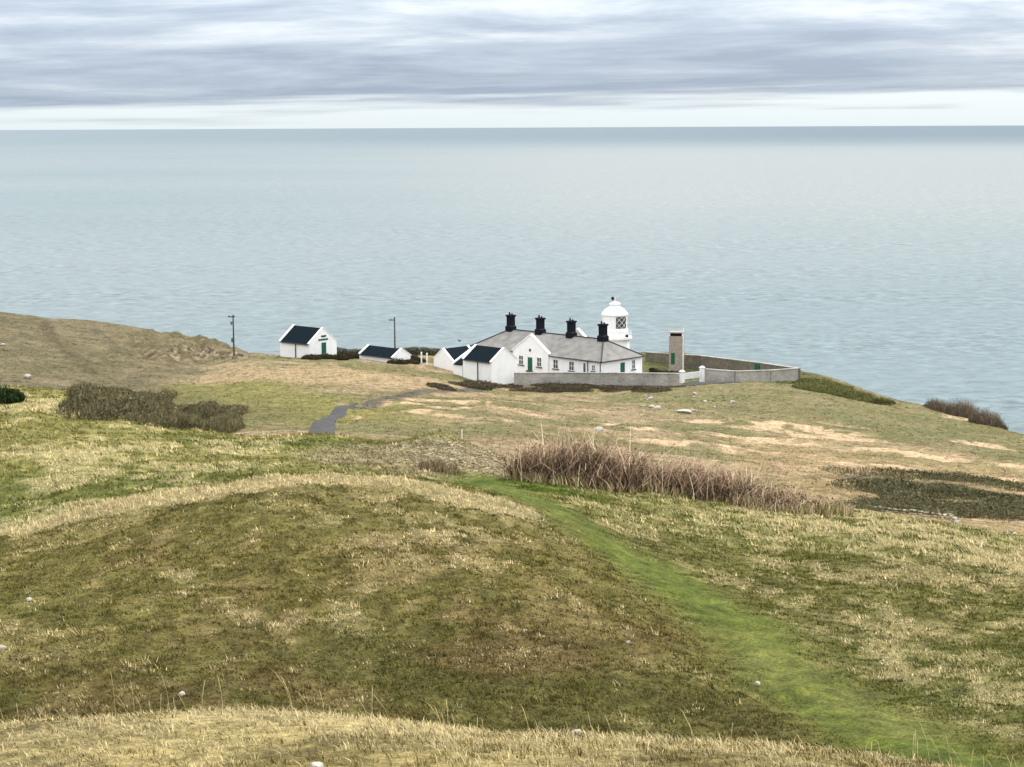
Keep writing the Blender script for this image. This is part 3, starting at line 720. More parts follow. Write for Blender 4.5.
FACES = {'front': lambda L_, W_: (lambda a, d, z: (a, -d, z)), 'right': lambda L_, W_: (lambda a, d, z: (L_ + d, a, z))}
def fbox(fn, a0, a1, d0, d1, z0, z1):
    mb = MB(); mb.solid([fn(a0,d0,z0),fn(a1,d0,z0),fn(a1,d1,z0),fn(a0,d1,z0)], [fn(a0,d0,z1),fn(a1,d0,z1),fn(a1,d1,z1),fn(a0,d1,z1)]); return mb
def add(mb, other):
    k = len(mb.v); mb.v += other.v; mb.f += [tuple(i + k for i in f) for f in other.f]
def window(par, fn, a, z, w, h, off=0.0, bars=True):
    p = fbox(fn, a - w/2, a + w/2, off - .05, off + .02, z, z + h).build('window', M['glass'], par)
    fr = MB(); t = .07
    for (a0, a1, z0, z1) in [(a-w/2-t, a-w/2, z-t, z+h+t), (a+w/2, a+w/2+t, z-t, z+h+t), (a-w/2, a+w/2, z+h, z+h+t), (a-w/2, a+w/2, z-t, z)]:
        add(fr, fbox(fn, a0, a1, off - .04, off + .05, z0, z1))
    if bars:
        add(fr, fbox(fn, a - .03, a + .03, off + .022, off + .045, z, z + h)); add(fr, fbox(fn, a - w/2, a - .031, off + .022, off + .045, z + h*.5 - .03, z + h*.5 + .03)); add(fr, fbox(fn, a + .031, a + w/2, off + .022, off + .045, z + h*.5 - .03, z + h*.5 + .03))
    fr.build('frame', M['white2'], p)
    fbox(fn, a - w/2 - .22, a + w/2 + .22, off - .03, off + .14, z - .24, z - .1).build('sill', M['sill'], p)
def door(par, fn, a, w=.95, h=2.05, off=0.0, z0=0.0):
    d = fbox(fn, a - w/2, a + w/2, off - .05, off + .035, z0 + .05, z0 + h).build('door', M['door'], par)
    fbox(fn, a + w/2 - .18, a + w/2 - .1, off + .036, off + .09, z0 + 1.0, z0 + 1.1).build('handle', M['metal'], d)
    s = fbox(fn, a - w/2 - .15, a + w/2 + .15, off - .05, off + .3, z0 - .2, z0 + .045).build('doorstep', M['sill'], par)
    return d
def tobj(p3, z=None): return (float(p3[0]), float(p3[1]), float(p3[2] if z is None else z))

def main_house():
    Lh, Wh, h, rise = 27.4, 9.2, 2.65, 2.5
    corner = at(601, 379.5, -37.0)                       # front right corner on the ground
    o = corner.copy(); o[:2] -= U * Lh
    r = empty('cottage', tobj(o), R45, 'long white keepers cottage with grey hipped roof and four black chimneys', 'cottage')
    w = MB(); w.box(0, Lh, 0, Wh, -1.6, h)
    gc = Lh * (533.5 - 471) / 130.0; gw = 7.4; gx0, gx1 = gc - gw/2, gc + gw/2
    w.build('wall', M['white'], r)
    rf = MB(); e = .22; dz = rise / (Wh/2) * e; z0, z1 = h - dz + .1, h + rise + .1
    A, B, Cc, D = (-e, -e, z0), (Lh+e, -e, z0), (Lh+e, Wh+e, z0), (-e, Wh+e, z0); R1, R2 = (Wh/2 - .6, Wh/2, z1), (Lh - Wh/2 + .9, Wh/2, z1)
    i = 0
    rf.v = [A, B, Cc, D, R1, R2] + [(x, y, h + .002) for x, y, z in (A, B, Cc, D)]
    rf.f = [(0,1,5,4), (1,2,5), (2,3,4,5), (3,0,4), (6,7,1,0), (7,8,2,1), (8,9,3,2), (9,6,0,3), (9,8,7,6)]
    roof = rf.build('roof', M['tiles'], r)
    rc = MB()
    for p, q in ((R1, R2), (A, R1), (B, R2), (Cc, R2), (D, R1)): rc.tube(Vector(p) + Vector((0,0,.03)), Vector(q) + Vector((0,0,.03)), .11, 6)
    rc.build('ridge_cap', M['dark_trim'], roof)
    for p, q in (((-e-.06, -e-.06), (gx0-.4, -e-.06)), ((gx1+.4, -e-.06), (Lh+e+.06, -e-.06)), ((Lh+e+.06, -e+.04), (Lh+e+.06, Wh+e)), ((-e-.06, -e+.04), (-e-.06, Wh+e))):
        gt = MB(); gt.tube((*p, z0-.06), (*q, z0-.06), .09, 6); gt.build('gutter', M['dark_trim'], r)
    # front gable, its parapet coping and the roof behind it
    pr = .25
    def gable_prism(y0, y1, up, lo=-1.6):
        mb = MB(); pts = [(gx0, lo), (gx1, lo), (gx1, h + up), (gc, h + rise + up), (gx0, h + up)]
        mb.solid([(x, y0, z) for x, z in pts], [(x, y1, z) for x, z in pts]); return mb
    gable_prism(-pr, .12, .28).build('gable', M['white'], r)
    cp = MB()
    for s in (-1, 1):
        xe = gc + s * (gw/2 + .2); ze = h + .28 - .2 * rise / (gw/2); zt = h + rise + .28
        q0 = [(xe, -pr - .08, ze), (xe, .2, ze), (gc, .2, zt), (gc, -pr - .08, zt)]
        cp.solid(q0, [(x, y, z + .22) for x, y, z in q0])
    cp.build('coping', M['white2'], r)
    gr = MB(); zt = h + rise + .09; ze = h - .05
    for s in (-1, 1):
        xe = gc + s * (gw/2 + .1)
        gr.face((xe, .12, ze + .02), (gc, .12, zt), (gc, Wh/2, zt), (xe, .6, ze + .02)) if s < 0 else gr.face((gc, .12, zt), (xe, .12, ze + .02), (xe, .6, ze + .02), (gc, Wh/2, zt))
    gr.build('gable_roof', M['tiles'], r)
    # rear gable parapet peeping over the ridge
    xr = Lh * (578 - 515) / 130.0 + .9
    rg = MB(); pts = [(xr - 3.6, -1.6), (xr + 3.6, -1.6), (xr + 3.6, h + .5), (xr, h + rise + .7), (xr - 3.6, h + .5)]
    rg.solid([(x, Wh - .12, z) for x, z in pts], [(x, Wh + .35, z) for x, z in pts]); rg.build('rear_gable', M['white2'], r)
    gr = MB(); gr.face((xr - 3.5, Wh - .5, h), (xr, Wh/2, zt), (xr, Wh - .12, zt + .3), (xr - 3.5, Wh - .12, h)); gr.face((xr + 3.5, Wh - .5, h), (xr + 3.5, Wh - .12, h), (xr, Wh - .12, zt + .3), (xr, Wh/2, zt)); gr.build('rear_gable_roof', M['tiles'], r)
    # chimneys
    for i, xc in enumerate((R1[0] + .1, R1[0] + (R2[0]-R1[0]) * .333, R1[0] + (R2[0]-R1[0]) * .667, R2[0] - .1)):
        c = MB(); zz = z1
        c.frus(xc, Wh/2, zz - .6, zz + .45, 1.25, 1.25, 1.25, 1.25); c.frus(xc, Wh/2, zz + .45, zz + .65, 1.25, 1.25, .95, .95)
        c.frus(xc, Wh/2, zz + .65, zz + 2.0, .95, .95, .95, .95); c.frus(xc, Wh/2, zz + 2.0, zz + 2.13, 1.0, 1.0, 1.2, 1.2); c.frus(xc, Wh/2, zz + 2.13, zz + 2.3, 1.2, 1.2, 1.2, 1.2)
        for k in (-.27, .27): c.lathe([(.14, zz + 2.3), (.12, zz + 2.7 - (.15 if k > 0 else 0)), (.0, zz + 2.7 - (.15 if k > 0 else 0))], 10, xc + k, Wh/2)
        c.build('chimney', M['black'], roof)
    fn = FACES['front'](Lh, Wh); fr = FACES['right'](Lh, Wh)
    X = lambda px: Lh * (px - 471) / 130.0
    window(r, fn, X(524), .85, .85, 1.3, pr); window(r, fn, X(542.3), .85, .85, 1.3, pr); door(r, fn, X(533), off=pr, w=.95)
    vd = MB(); vd.lathe([(0.001, 0), (.22, 0), (.22, .05), (0.001, .05)], 12)
    vd.v = [(gc - .1 + x, -pr - z - .003, 3.15 + y) for x, y, z in vd.v]; vd.build('roundel', M['dark_trim'], r)
    window(r, fn, X(557.5), .85, .9, 1.25); window(r, fn, X(573), .85, .9, 1.25); window(r, fn, X(585.5), .75, .45, 1.4, bars=False); window(r, fn, X(594), 1.2, .55, .75)
    for xx in (X(588.8), Lh - .05):
        dp = MB(); dp.tube((xx, -.12, -1), (xx, -.12, z0 - .1), .06, 6); dp.build('downpipe', M['dark_trim'], r)
    Yv = lambda px: Wh * (px - 601) / 44.0
    door(r, fr, Yv(623.8)); window(r, fr, Yv(635.5), .9, .6, 1.3, bars=True)
    return r, o
cot, cot_o = main_house()

def shed(label, corner, L_, W_, h, rise, rz=R45, name='shed', doorpx=None, cope=True, dp=None, sign=False, wood=None, cat='shed'):
    """corner: front right corner (where the long front and the gable meet) on the ground"""
    u = np.array([math.cos(rz), math.sin(rz)]); o = np.array(corner, float); o[:2] -= u * L_
    r = empty(name, tobj(o), rz, label, cat)
    w = MB(); w.box(.3, L_ - .3, 0, W_, -1.2, h)
    w.build('wall', M['white'], r)
    g = MB(); gable_wall(g, 0, W_, h, rise, .3, up=.14, over=.002); g.build('gable', M['white'], r)
    g = MB(); gable_wall(g, L_ - .3, W_, h, rise, .3, up=.14, over=.002); g.build('gable', M['white'], r)
    rf = MB(); gable_roof(rf, L_ - .62, W_, h, rise, .18, .1, 'x', .31, 0); rf.build('roof', M['slate_dark'], r)
    cp = MB(); coping(cp, -.06, W_, h, rise, .42, .142, .1); cp.build('coping', M['white2'], r)
    cp = MB(); coping(cp, L_ - .36, W_, h, rise, .42, .142, .1); cp.build('coping', M['white2'], r)
    gt = MB(); gt.tube((.32, -.24, h - .12), (L_ - .32, -.24, h - .12), .08, 6); gt.build('gutter', M['dark_trim'], r)
    if dp:
        d = MB(); d.tube((dp, -.1, -1), (dp, -.1, h - .15), .07, 6); d.build('downpipe', M['dark_trim'], r)
    fr = FACES['right'](L_, W_)
    if doorpx is not None: door(r, fr, doorpx, .95, 1.75, z0=.85)
    if sign:
        fbox(fr, doorpx - 1.1, doorpx + .9, .003, .05, 2.95, 3.2).build('sign_board', M['door'], r)
        fbox(fr, doorpx - .5, doorpx + .5, .003, .05, 3.45, 3.72).build('vent', M['dark_trim'], r)
    return r
shed('white shed with dark slate roof and downpipe, nearest the stone garden wall', at(492, 382.6, -37.0), 6.1, 5.1, 2.95, 1.75, dp=3.2)
# low lean-to beside it
def lean_to():
    p = at(462.5, 377, -36.8); o = p.copy(); o[:2] -= U * 2.0
    r = empty('outhouse', tobj(o), R45, 'narrow white lean to outhouse squeezed between the two larger sheds', 'outhouse')
    w = MB(); w.solid([(0,0,-1),(1.96,0,-1),(1.96,4,-1),(0,4,-1)], [(0,0,1.75),(1.96,0,1.75),(1.96,4,3.6),(0,4,3.6)]); w.build('wall', M['white'], r)
    f = MB(); f.slab([(.25,-.2,1.8),(1.96,-.2,1.8),(1.96,3.4,3.48),(.25,3.4,3.48)], .09); f.build('roof', M['slate_dark'], r)
    c = MB(); c.solid([(-.12,-.2,1.78),(.22,-.2,1.78),(.22,4.1,3.8),(-.12,4.1,3.8)], [(-.12,-.2,1.98),(.22,-.2,1.98),(.22,4.1,4.0),(-.12,4.1,4.0)]); c.build('coping', M['white2'], r)
lean_to()
# shed whose gable looks to the front left: built with its ridge running back
def shed_front():
    p = at(451.5, 374, -36.9)
    L_, W_, h, rise = 5.4, 3.9, 2.0, 1.55
    o = p.copy(); o[:2] -= U * W_
    # local x runs back (V), local y runs to -U : rotate by +45 deg and shift
    rz = math.radians(45)
    oo = p.copy()
    r = empty('shed', tobj(oo), rz, 'small white shed with plain gable, farthest from the garden wall', 'shed')
    w = MB(); w.box(.3, L_ - .3, 0, W_, -1.2, h); w.build('wall', M['white'], r)
    for xs in (0, L_ - .3):
        g = MB(); gable_wall(g, xs, W_, h, rise, .3, up=.12, over=.002); g.build('gable', M['white'], r)
        c = MB(); coping(c, xs - .06, W_, h, rise, .42, .122, .1); c.build('coping', M['white2'], r)
    rf = MB(); gable_roof(rf, L_ - .62, W_, h, rise, .18, .1, 'x', .31, 0); rf.build('roof', M['slate_dark'], r)
shed_front()
shed('white shed with dark slate roof, green door and green sign on its gable', at(310, 361.3, -35.2), 6.7, 5.6, 2.6, 2.1, math.radians(-41), doorpx=2.9, dp=3.6, sign=True)
shed('long low white hut with dark roof sunk behind the rise beside the telegraph pole', at(393.5, 365.5, -35.8), 7.6, 3.6, 1.15, 1.1, math.radians(-43), name='hut', cat='hut')

# lighthouse
def lighthouse():
    Y = 287.0; a, t = ray(614.7, 337); zg = -t * Y; x = a * Y
    base = -38.2; g_ = zg - base
    r = empty('lighthouse', (float(x), Y, base), 0, 'short round white lighthouse with lantern room behind the cottage roof', 'lighthouse')
    k = 1 / 6.25                                     # metres per view pixel at this distance
    t_ = MB(); t_.lathe([(2.75, -1.5), (2.5, .5), (2.36, g_ - .9), (2.36, g_ - .5), (2.5, g_ - .3)], 48); t_.build('tower', M['white'], r, True)
    ga = MB(); ga.lathe([(2.5, g_ - .3), (2.72, g_ - .25), (2.78, g_ - .2), (2.78, g_ + .12), (2.2, g_ + .13)], 48); ga.build('gallery', M['white2'], r)
    mu = MB(); mu.lathe([(2.18, g_ + .1), (2.18, g_ + 1.25), (2.0, g_ + 1.4), (2.0, g_ + 3.45), (2.08, g_ + 3.5), (2.12, g_ + 3.62)], 48); mu.build('lantern_room', M['white2'], r, False)
    do = MB(); do.lathe([(2.16, g_ + 3.6), (2.16, g_ + 3.75), (1.95, g_ + 4.05), (1.55, g_ + 4.5), (1.0, g_ + 4.85), (.82, g_ + 4.92), (.8, g_ + 5.2), (.95, g_ + 5.25), (.9, g_ + 5.4), (.55, g_ + 5.65), (.2, g_ + 5.75), (.05, g_ + 5.8)], 48)
    d = do.build('dome', M['white2'], r, True)
    fi = MB(); fi.tube((0, 0, g_ + 5.75), (0, 0, g_ + 5.98), .05, 8); fi.lathe([(.01, g_ + 5.95), (.2, g_ + 6.03), (.26, g_ + 6.2), (.2, g_ + 6.4), (.01, g_ + 6.5)], 12); fi.v = [(x_ - .35, y_, z_) for x_, y_, z_ in fi.v]; fi.build('ball_finial', M['black'], d)
    rod = MB(); rod.tube((.12, 0, g_ + 5.7), (.12, 0, g_ + 6.5), .035, 6); rod.build('lightning_rod', M['white2'], d)
    # glazed sector towards the right and front
    a0, a1 = math.radians(-90 + 4), math.radians(-90 + 56)
    gl = MB(); gl.lathe([(2.02, g_ + 1.55), (2.02, g_ + 3.4)], 16, 0, 0, a0, a1); gl_o = gl.build('lantern_glazing', M['glass'], r)
    fr = MB(); rr = 2.05
    P = lambda s, z: (rr * math.cos(a0 + (a1 - a0) * s), rr * math.sin(a0 + (a1 - a0) * s), g_ + 1.55 + 1.85 * z)
    for k_ in range(5):
        for d_ in (0, 1):
            n = 6; zz0 = -1 + k_ * .5
            pts = [(s / n, (zz0 + s / n * 1.0) if d_ == 0 else (zz0 + 1 - s / n)) for s in range(n + 1)]
            for (s0, q0), (s1, q1) in zip(pts[:-1], pts[1:]):
                if 0 <= q0 <= 1 and 0 <= q1 <= 1: fr.tube(P(s0, q0), P(s1, q1), .032, 5)
    fr.build('astragal', M['white2'], gl_o)
    for s_ in (0, 1):
        hd = MB(); hd.tube(P(s_, 1), P(s_, 0), .05, 5); hd.build('mullion', M['dark_trim'], gl_o)
    rl = MB(); n = 20
    for i in range(n):
        a = 2 * math.pi * i / n; rl.tube((2.66*math.cos(a), 2.66*math.sin(a), g_ + .1), (2.66*math.cos(a), 2.66*math.sin(a), g_ + 1.05), .022, 5)
    for z in (.58, 1.05):
        for i in range(40):
            a, b = 2*math.pi*i/40, 2*math.pi*(i+1)/40; rl.tube((2.66*math.cos(a), 2.66*math.sin(a), g_ + z), (2.66*math.cos(b), 2.66*math.sin(b), g_ + z), .018, 5)
    rl.build('railing', M['white2'], r)
    vb = MB(); a = math.radians(-35); vb.frus(2.3*math.cos(a), 2.3*math.sin(a), g_ + .14, g_ + .55, .45, .45, .4, .4); vb.build('vent_box', M['black'], r)
lighthouse()

def fog_tower():
    p = at(676.5, 364, -37.4)
    r = empty('brick_tower', tobj(p), math.radians(-12), 'square brown brick tower with green doorway standing inside the garden wall', 'tower')
    h = 5.0; w = 1.08
    b = MB(); b.box(-w, w, -w, w, -1, h - .45); b.build('wall', M['brick'], r)
    for sx in (-1, 1):
        for sy in (-1, 1):
            c = MB(); c.box(sx*w - (.16 if sx > 0 else -.0), sx*w + (.0 if sx > 0 else .16), sy*w - (.16 if sy > 0 else 0), sy*w + (0 if sy > 0 else .16), h - .447, h); c.build('corner_post', M['white2'], r)
    s = MB(); s.box(-w + .165, w - .165, -w + .05, w - .05, h - .447, h - .12); s.build('louvre', M['black'], r)
    cp = MB(); cp.box(-w - .08, w + .08, -w - .08, w + .08, h + .003, h + .16); cp.build('cap', M['brick'], r)
    e = MB(); e.box(w + .003, w + .12, -w - .06, -w + .1, -1, h + .9); e.build('pipe', M['white2'], r)
    fn = lambda a, d, z: (a, -w - d, z)
    d = fbox(fn, -.75, -.15, -.05, .04, .1, 1.9).build('door', M['door'], r)
    fbox(fn, -.27, -.2, .041, .09, 1.0, 1.1).build('handle', M['metal'], d)
fog_tower()

# walls of the compound
def wall_run(name, pts, heights, th, m, label, cat='wall', cap=True):
    o = empty(name, (float(pts[0][0]), float(pts[0][1]), float(pts[0][2])), 0, label, cat); p0 = np.array(pts[0])
    b = MB(); c = MB()
    for k, (p, q) in enumerate(zip(pts[:-1], pts[1:])):
        p, q = np.array(p) - p0, np.array(q) - p0; d = q[:2] - p[:2]; d /= np.hypot(*d); n = np.array([-d[1], d[0]]) * th / 2
        h0, h1 = heights[k], heights[k+1]
        def ring(off, za, zb, nn, sh=0):
            p2 = p[:2]; q2 = q[:2] - d * .002
            return [(*(p2 - nn), za), (*(q2 - nn), zb), (*(q2 + nn), zb), (*(p2 + nn), za)]
        b.solid(ring(0, p[2] - 1.2, q[2] - 1.2, n), ring(0, p[2] + h0, q[2] + h1, n))
        if cap: c.solid(ring(0, p[2] + h0 + .002, q[2] + h1 + .002, n * 1.25), ring(0, p[2] + h0 + .12, q[2] + h1 + .12, n * 1.25))
    b.build('stonework', m, o)
    if cap: c.build('coping', M['stonewall'], o)
    return o
wall_run('garden_wall', [at(514, 381.5, -37.1), at(560, 381, -37.1), at(620, 381.5, -37.1), at(679.5, 382.5, -37.1)], [1.2, 1.2, 1.2, 1.25], .45, M['stonewall'], 'long grey stone garden wall in front of the white cottage')
wall_run('boundary_wall', [at(705, 377, -37.1), at(735, 380.5, -37.1), at(770, 379.8, -37.1), at(797, 377.8, -37.2)], [1.15, 1.3, 1.35, 1.35], .45, M['stonewall'], 'grey stone boundary wall curving right from the white gate')
o = wall_run('rear_wall', [at(799, 377.5, -37.2), at(762, 370.8, -37.4), at(700, 363, -37.6), at(646, 358.5, -37.8)], [1.3, 1.15, 1.15, 1.0], .45, M['oldwall'], 'brownish rear boundary wall running back along the cliff edge', cap=True)
p = at(759.5, 370.2, -37.38); p0 = at(799, 377.5, -37.2)
# green door in the rear wall
d_ = at(700, 363, -37.6)[:2] - at(762, 370.8, -37.4)[:2]; ang = math.atan2(d_[1], d_[0])
db = MB(); db.box(-.5, .5, -.3, .3, -.2, 1.0); q = db.build('door', M['door'], o); q.location = tuple(float(v) for v in (at(758, 370.3, -37.4) - p0)); q.rotation_euler = (0, 0, ang)
# gate
def gate():
    A, B = at(682, 380.5, -37.1), at(702, 378, -37.1)
    r = empty('gateway', tobj(A), 0, 'white painted gateway with two square piers and low white gate', 'gate')
    q = B - A; ang = math.atan2(q[1], q[0]); Lg = math.hypot(q[0], q[1]); r.rotation_euler = (0, 0, ang)
    for x, h in ((0, 1.25), (Lg, 1.5)):
        m = MB(); m.frus(x, 0, -.8, h, .55, .55, .5, .5); m.frus(x, 0, h + .002, h + .12, .7, .7, .7, .7); m.frus(x, 0, h + .12, h + .3, .6, .6, .25, .25); m.build('pier', M['white2'], r)
    g = MB()
    for z in (.15, .35, .55, .75, .92): g.box(.3, Lg - .3, -.04, .04, z, z + .14)
    for x in (.3, Lg * .5, Lg - .4): g.box(x, x + .1, -.06, .06, .05, 1.1)
    g.build('gate_leaf', M['white2'], r)
gate()
# clipped hedge and yard inside
hp = [at(650, 366, -37.2), at(664, 368.5, -37.2), at(681, 371.5, -37.2)]
veg('hedge', [twig_cloud(along(np.array(hp)[:, :2], .9), lambda X, Y: .75 + 0*X, 500, lambda n: ramp(n, L(46,52,30), L(38,44,24)), .08, .4, leaf=5000, leafc=lambda n: ramp(n, L(44,52,30), L(58,64,38), L(34,40,22)), leafs=.14)], 'dark hedge between the cottage and the brick tower', 'hedge')
def sheet(name, pix, mat_, lift, label, z=-37.1, n=14):
    A, B, Cc, D = [at(*p, z)[:2] for p in pix]
    s, t = np.meshgrid(np.linspace(0, 1, n), np.linspace(0, 1, n), indexing='ij'); s, t = s[..., None], t[..., None]
    P = (A*(1-s) + B*s)*(1-t) + (D*(1-s) + Cc*s)*t
    Z = zfun(P[..., 0], P[..., 1]) + lift; idx = np.arange(n*n).reshape(n, n)
    q = np.stack([idx[:-1, :-1], idx[1:, :-1], idx[1:, 1:], idx[:-1, 1:]], -1).reshape(-1)
    return tag(np_mesh(name, np.dstack([P, Z]).reshape(-1, 3), 4, q, mat_, None, True), label, name, kind='structure')
M['paving'] = mat('pale_yard', (.34, .34, .33), .9, .15, 1)
sheet('driveway', [(679, 384), (742, 384), (735, 379.5), (690, 377)], M['tarmac'], .05, 'grey tarmac driveway outside the white gate')
sheet('yard', [(604, 380), (678, 380), (684, 371.5), (646, 369)], M['paving'], .06, 'pale paved yard between the cottage end and the garden wall')

# ------------------------------------------------------------------ poles, posts, bird
def tel_pole(px, ytop, Y, ybase, label, kit):
    a, t = ray(px, ytop); zt = -t * Y; x = a * Y; zb = float(zfun(np.array([x]), np.array([Y]))[0])
    r = empty('telegraph_pole', (float(x), Y, zb), 0, label, 'telegraph pole', 'telegraph poles'); h = zt - zb
    p = MB(); p.tube((0,0,-.8), (0,0,h), .14, 10, .095); p.build('pole', M['wood'], r)
    if kit:
        c = MB(); c.box(-.75, .25, -.06, .06, h - .35, h - .2); c.build('crossarm', M['wood'], r)
        for s in (-.65, .15):
            i = MB(); i.lathe([(.001, h - .2), (.06, h - .2), (.09, h - .1), (.05, h - .02), (.001, h)], 8, s, 0); i.build('insulator', M['metal'], r)
        b = MB(); b.box(-.42, -.14, -.1, .1, h - 1.5, h - 1.0); b.build('junction_box', M['metal'], r); b = MB(); b.box(-.36, -.14, -.1, .1, h - 4.2, h - 3.5); b.build('junction_box', M['metal'], r)
    else:
        c = MB(); c.box(-.9, -.1, -.05, .05, h - .55, h - .42); c.build('crossarm', M['wood'], r)
        for s in (-.8, -.45):
            i = MB(); i.lathe([(.001, h - .42), (.05, h - .42), (.07, h - .35), (.001, h - .26)], 8, s, 0); i.build('insulator', M['metal'], r)
tel_pole(233, 315, 272, 360, 'telegraph pole with crossarm and boxes at the end of the left headland', True)
tel_pole(394.5, 317, 284, 348, 'slim telegraph pole rising behind the long low hut', False)
def post(px, ytop, ybot, label, group, w=.13):
    p = hit(px, ybot); h = (ybot - ytop) * p[1] / F
    m = MB(); m.frus(0, 0, -.3, h - .1, w, w, w, w); m.frus(0, 0, h - .1, h, w * 1.15, w * 1.15, w * .7, w * .7)
    o = m.build('marker_post', M['white2']); o.location = tobj(p); tag(o, label, 'post', group)
post(421.5, 352, 363.5, 'white wooden post beside the low hut, left of the pair', 'white posts between hut and sheds', .22)
post(427, 353, 365, 'white wooden post beside the small shed, right of the pair', 'white posts between hut and sheds', .22)
post(462, 429, 440, 'thin white marker post on top of the rubble bank', None, .05)
def bird():
    a, t = ray(459.5, 341); Y = 240.0
    mb = MB()
    mb.lathe([(.001, -.22), (.05, -.15), (.08, 0), (.06, .12), (.03, .2), (.001, .26)], 10); mb.v = [(x, z, y) for x, y, z in mb.v]
    for s in (-1, 1):
        mb.solid([(s*.05, -.06, .02), (s*.05, .08, .02), (s*.3, .07, .14), (s*.3, -.05, .14)][::s], [(s*.05, -.06, .04), (s*.05, .08, .04), (s*.3, .07, .16), (s*.3, -.05, .16)][::s])
        mb.solid([(s*.3, -.05, .14), (s*.3, .07, .14), (s*.55, -.02, .1), (s*.55, -.06, .1)][::s], [(s*.3, -.05, .16), (s*.3, .07, .16), (s*.55, -.02, .11), (s*.55, -.06, .11)][::s])
    o = mb.build('bird', M['black'], None, True); o.location = (float(a*Y), Y, float(-t*Y)); o.rotation_euler = (0, .15, 1.0)
    tag(o, 'small dark bird flying over the water left of the cottage', 'bird')
bird()

# ------------------------------------------------------------------ sea
def sea():
    m, nt, b = new_mat('sea_water'); N, K_ = nt.nodes, nt.links
    geo = N.new('ShaderNodeNewGeometry')
    def noise(scale, sx, sy, detail=4, rough=.55, rot=.0):
        mp = N.new('ShaderNodeMapping'); mp.inputs['Scale'].default_value = (sx, sy, 1); mp.inputs['Rotation'].default_value = (0, 0, rot); K_.new(geo.outputs['Position'], mp.inputs[0])
        n = N.new('ShaderNodeTexNoise'); n.inputs['Scale'].default_value = scale; n.inputs['Detail'].default_value = detail; n.inputs['Roughness'].default_value = rough
        K_.new(mp.outputs[0], n.inputs['Vector']); return n.outputs['Fac']
    big = noise(1, .0006, .0012, 4)
    r = N.new('ShaderNodeValToRGB'); cr = r.color_ramp; cr.elements[0].position = .35; cr.elements[1].position = .7
    cr.elements[0].color = (.106, .157, .164, 1); cr.elements[1].color = (.145, .182, .182, 1); K_.new(big, r.inputs['Fac'])
    # darker, bluer horizon band put into the water colour, stronger to the right
    sx = N.new('ShaderNodeVectorMath'); sx.operation = 'LENGTH'; K_.new(geo.outputs['Position'], sx.inputs[0])
    lg = N.new('ShaderNodeMath'); lg.operation = 'LOGARITHM'; lg.inputs[1].default_value = 10; K_.new(sx.outputs['Value'], lg.inputs[0])
    far = N.new('ShaderNodeMapRange'); far.interpolation_type = 'SMOOTHSTEP'; far.inputs['From Min'].default_value = 3.72; far.inputs['From Max'].default_value = 4.15; K_.new(lg.outputs[0], far.inputs['Value'])
    sxy = N.new('ShaderNodeSeparateXYZ'); K_.new(geo.outputs['Position'], sxy.inputs[0])
    dvn = N.new('ShaderNodeMath'); dvn.operation = 'DIVIDE'; K_.new(sxy.outputs['X'], dvn.inputs[0]); K_.new(sxy.outputs['Y'], dvn.inputs[1])
    side = N.new('ShaderNodeMapRange'); side.inputs['From Min'].default_value = -.3; side.inputs['From Max'].default_value = .2; side.inputs['To Min'].default_value = .3; side.inputs['To Max'].default_value = 1; K_.new(dvn.outputs[0], side.inputs['Value'])
    fm = N.new('ShaderNodeMath'); fm.operation = 'MULTIPLY'; K_.new(far.outputs[0], fm.inputs[0]); K_.new(side.outputs[0], fm.inputs[1])
    mx = N.new('ShaderNodeMix'); mx.data_type = 'RGBA'; K_.new(fm.outputs[0], mx.inputs['Factor']); K_.new(r.outputs['Color'], mx.inputs[6]); mx.inputs[7].default_value = (.03, .07, .10, 1)
    chA = noise(1, .20, .30, 5, .65, .15); chB = noise(1, .085, .12, 4, .6, -.3); lane = noise(1, .004, .011, 4, .6, .08)
    def mth(op, a, b_):
        n = N.new('ShaderNodeMath'); n.operation = op
        for i_, v_ in enumerate((a, b_)):
            if isinstance(v_, (int, float)): n.inputs[i_].default_value = v_
            else: K_.new(v_, n.inputs[i_])
        return n.outputs[0]
    ch = mth('ADD', mth('MULTIPLY', chA, .6), mth('MULTIPLY', chB, .4))
    lm = N.new('ShaderNodeMapRange'); lm.inputs['From Min'].default_value = .3; lm.inputs['From Max'].default_value = .7; lm.inputs['To Min'].default_value = .45; lm.inputs['To Max'].default_value = 1.5; K_.new(lane, lm.inputs['Value'])
    cr2 = N.new('ShaderNodeMapRange'); cr2.inputs['From Min'].default_value = .34; cr2.inputs['From Max'].default_value = .66; cr2.inputs['To Min'].default_value = -.55; cr2.inputs['To Max'].default_value = .55; K_.new(ch, cr2.inputs['Value'])
    gain = mth('ADD', 1.0, mth('MULTIPLY', cr2.outputs[0], lm.outputs[0]))
    # pale sheen on the water, painted into its base colour
    def ss(v, a_, b_):
        n = N.new('ShaderNodeMapRange'); n.interpolation_type = 'SMOOTHSTEP'; n.inputs['From Min'].default_value = a_; n.inputs['From Max'].default_value = b_; K_.new(v, n.inputs['Value']); return n.outputs[0]
    sheen = mth('MULTIPLY', mth('MULTIPLY', ss(lg.outputs[0], 2.95, 3.35), mth('SUBTRACT', 1.0, ss(lg.outputs[0], 3.65, 3.95))), mth('MULTIPLY', ss(dvn.outputs[0], -.2, .1), mth('ADD', .5, lane)))
    sm_ = N.new('ShaderNodeMix'); sm_.data_type = 'RGBA'; K_.new(sheen, sm_.inputs['Factor']); K_.new(mx.outputs[2], sm_.inputs[6]); sm_.inputs[7].default_value = (.195, .215, .205, 1)
    sc = N.new('ShaderNodeVectorMath'); sc.operation = 'SCALE'; K_.new(sm_.outputs[2], sc.inputs[0]); K_.new(gain, sc.inputs['Scale'])
    K_.new(sc.outputs['Vector'], b.inputs['Base Color'])
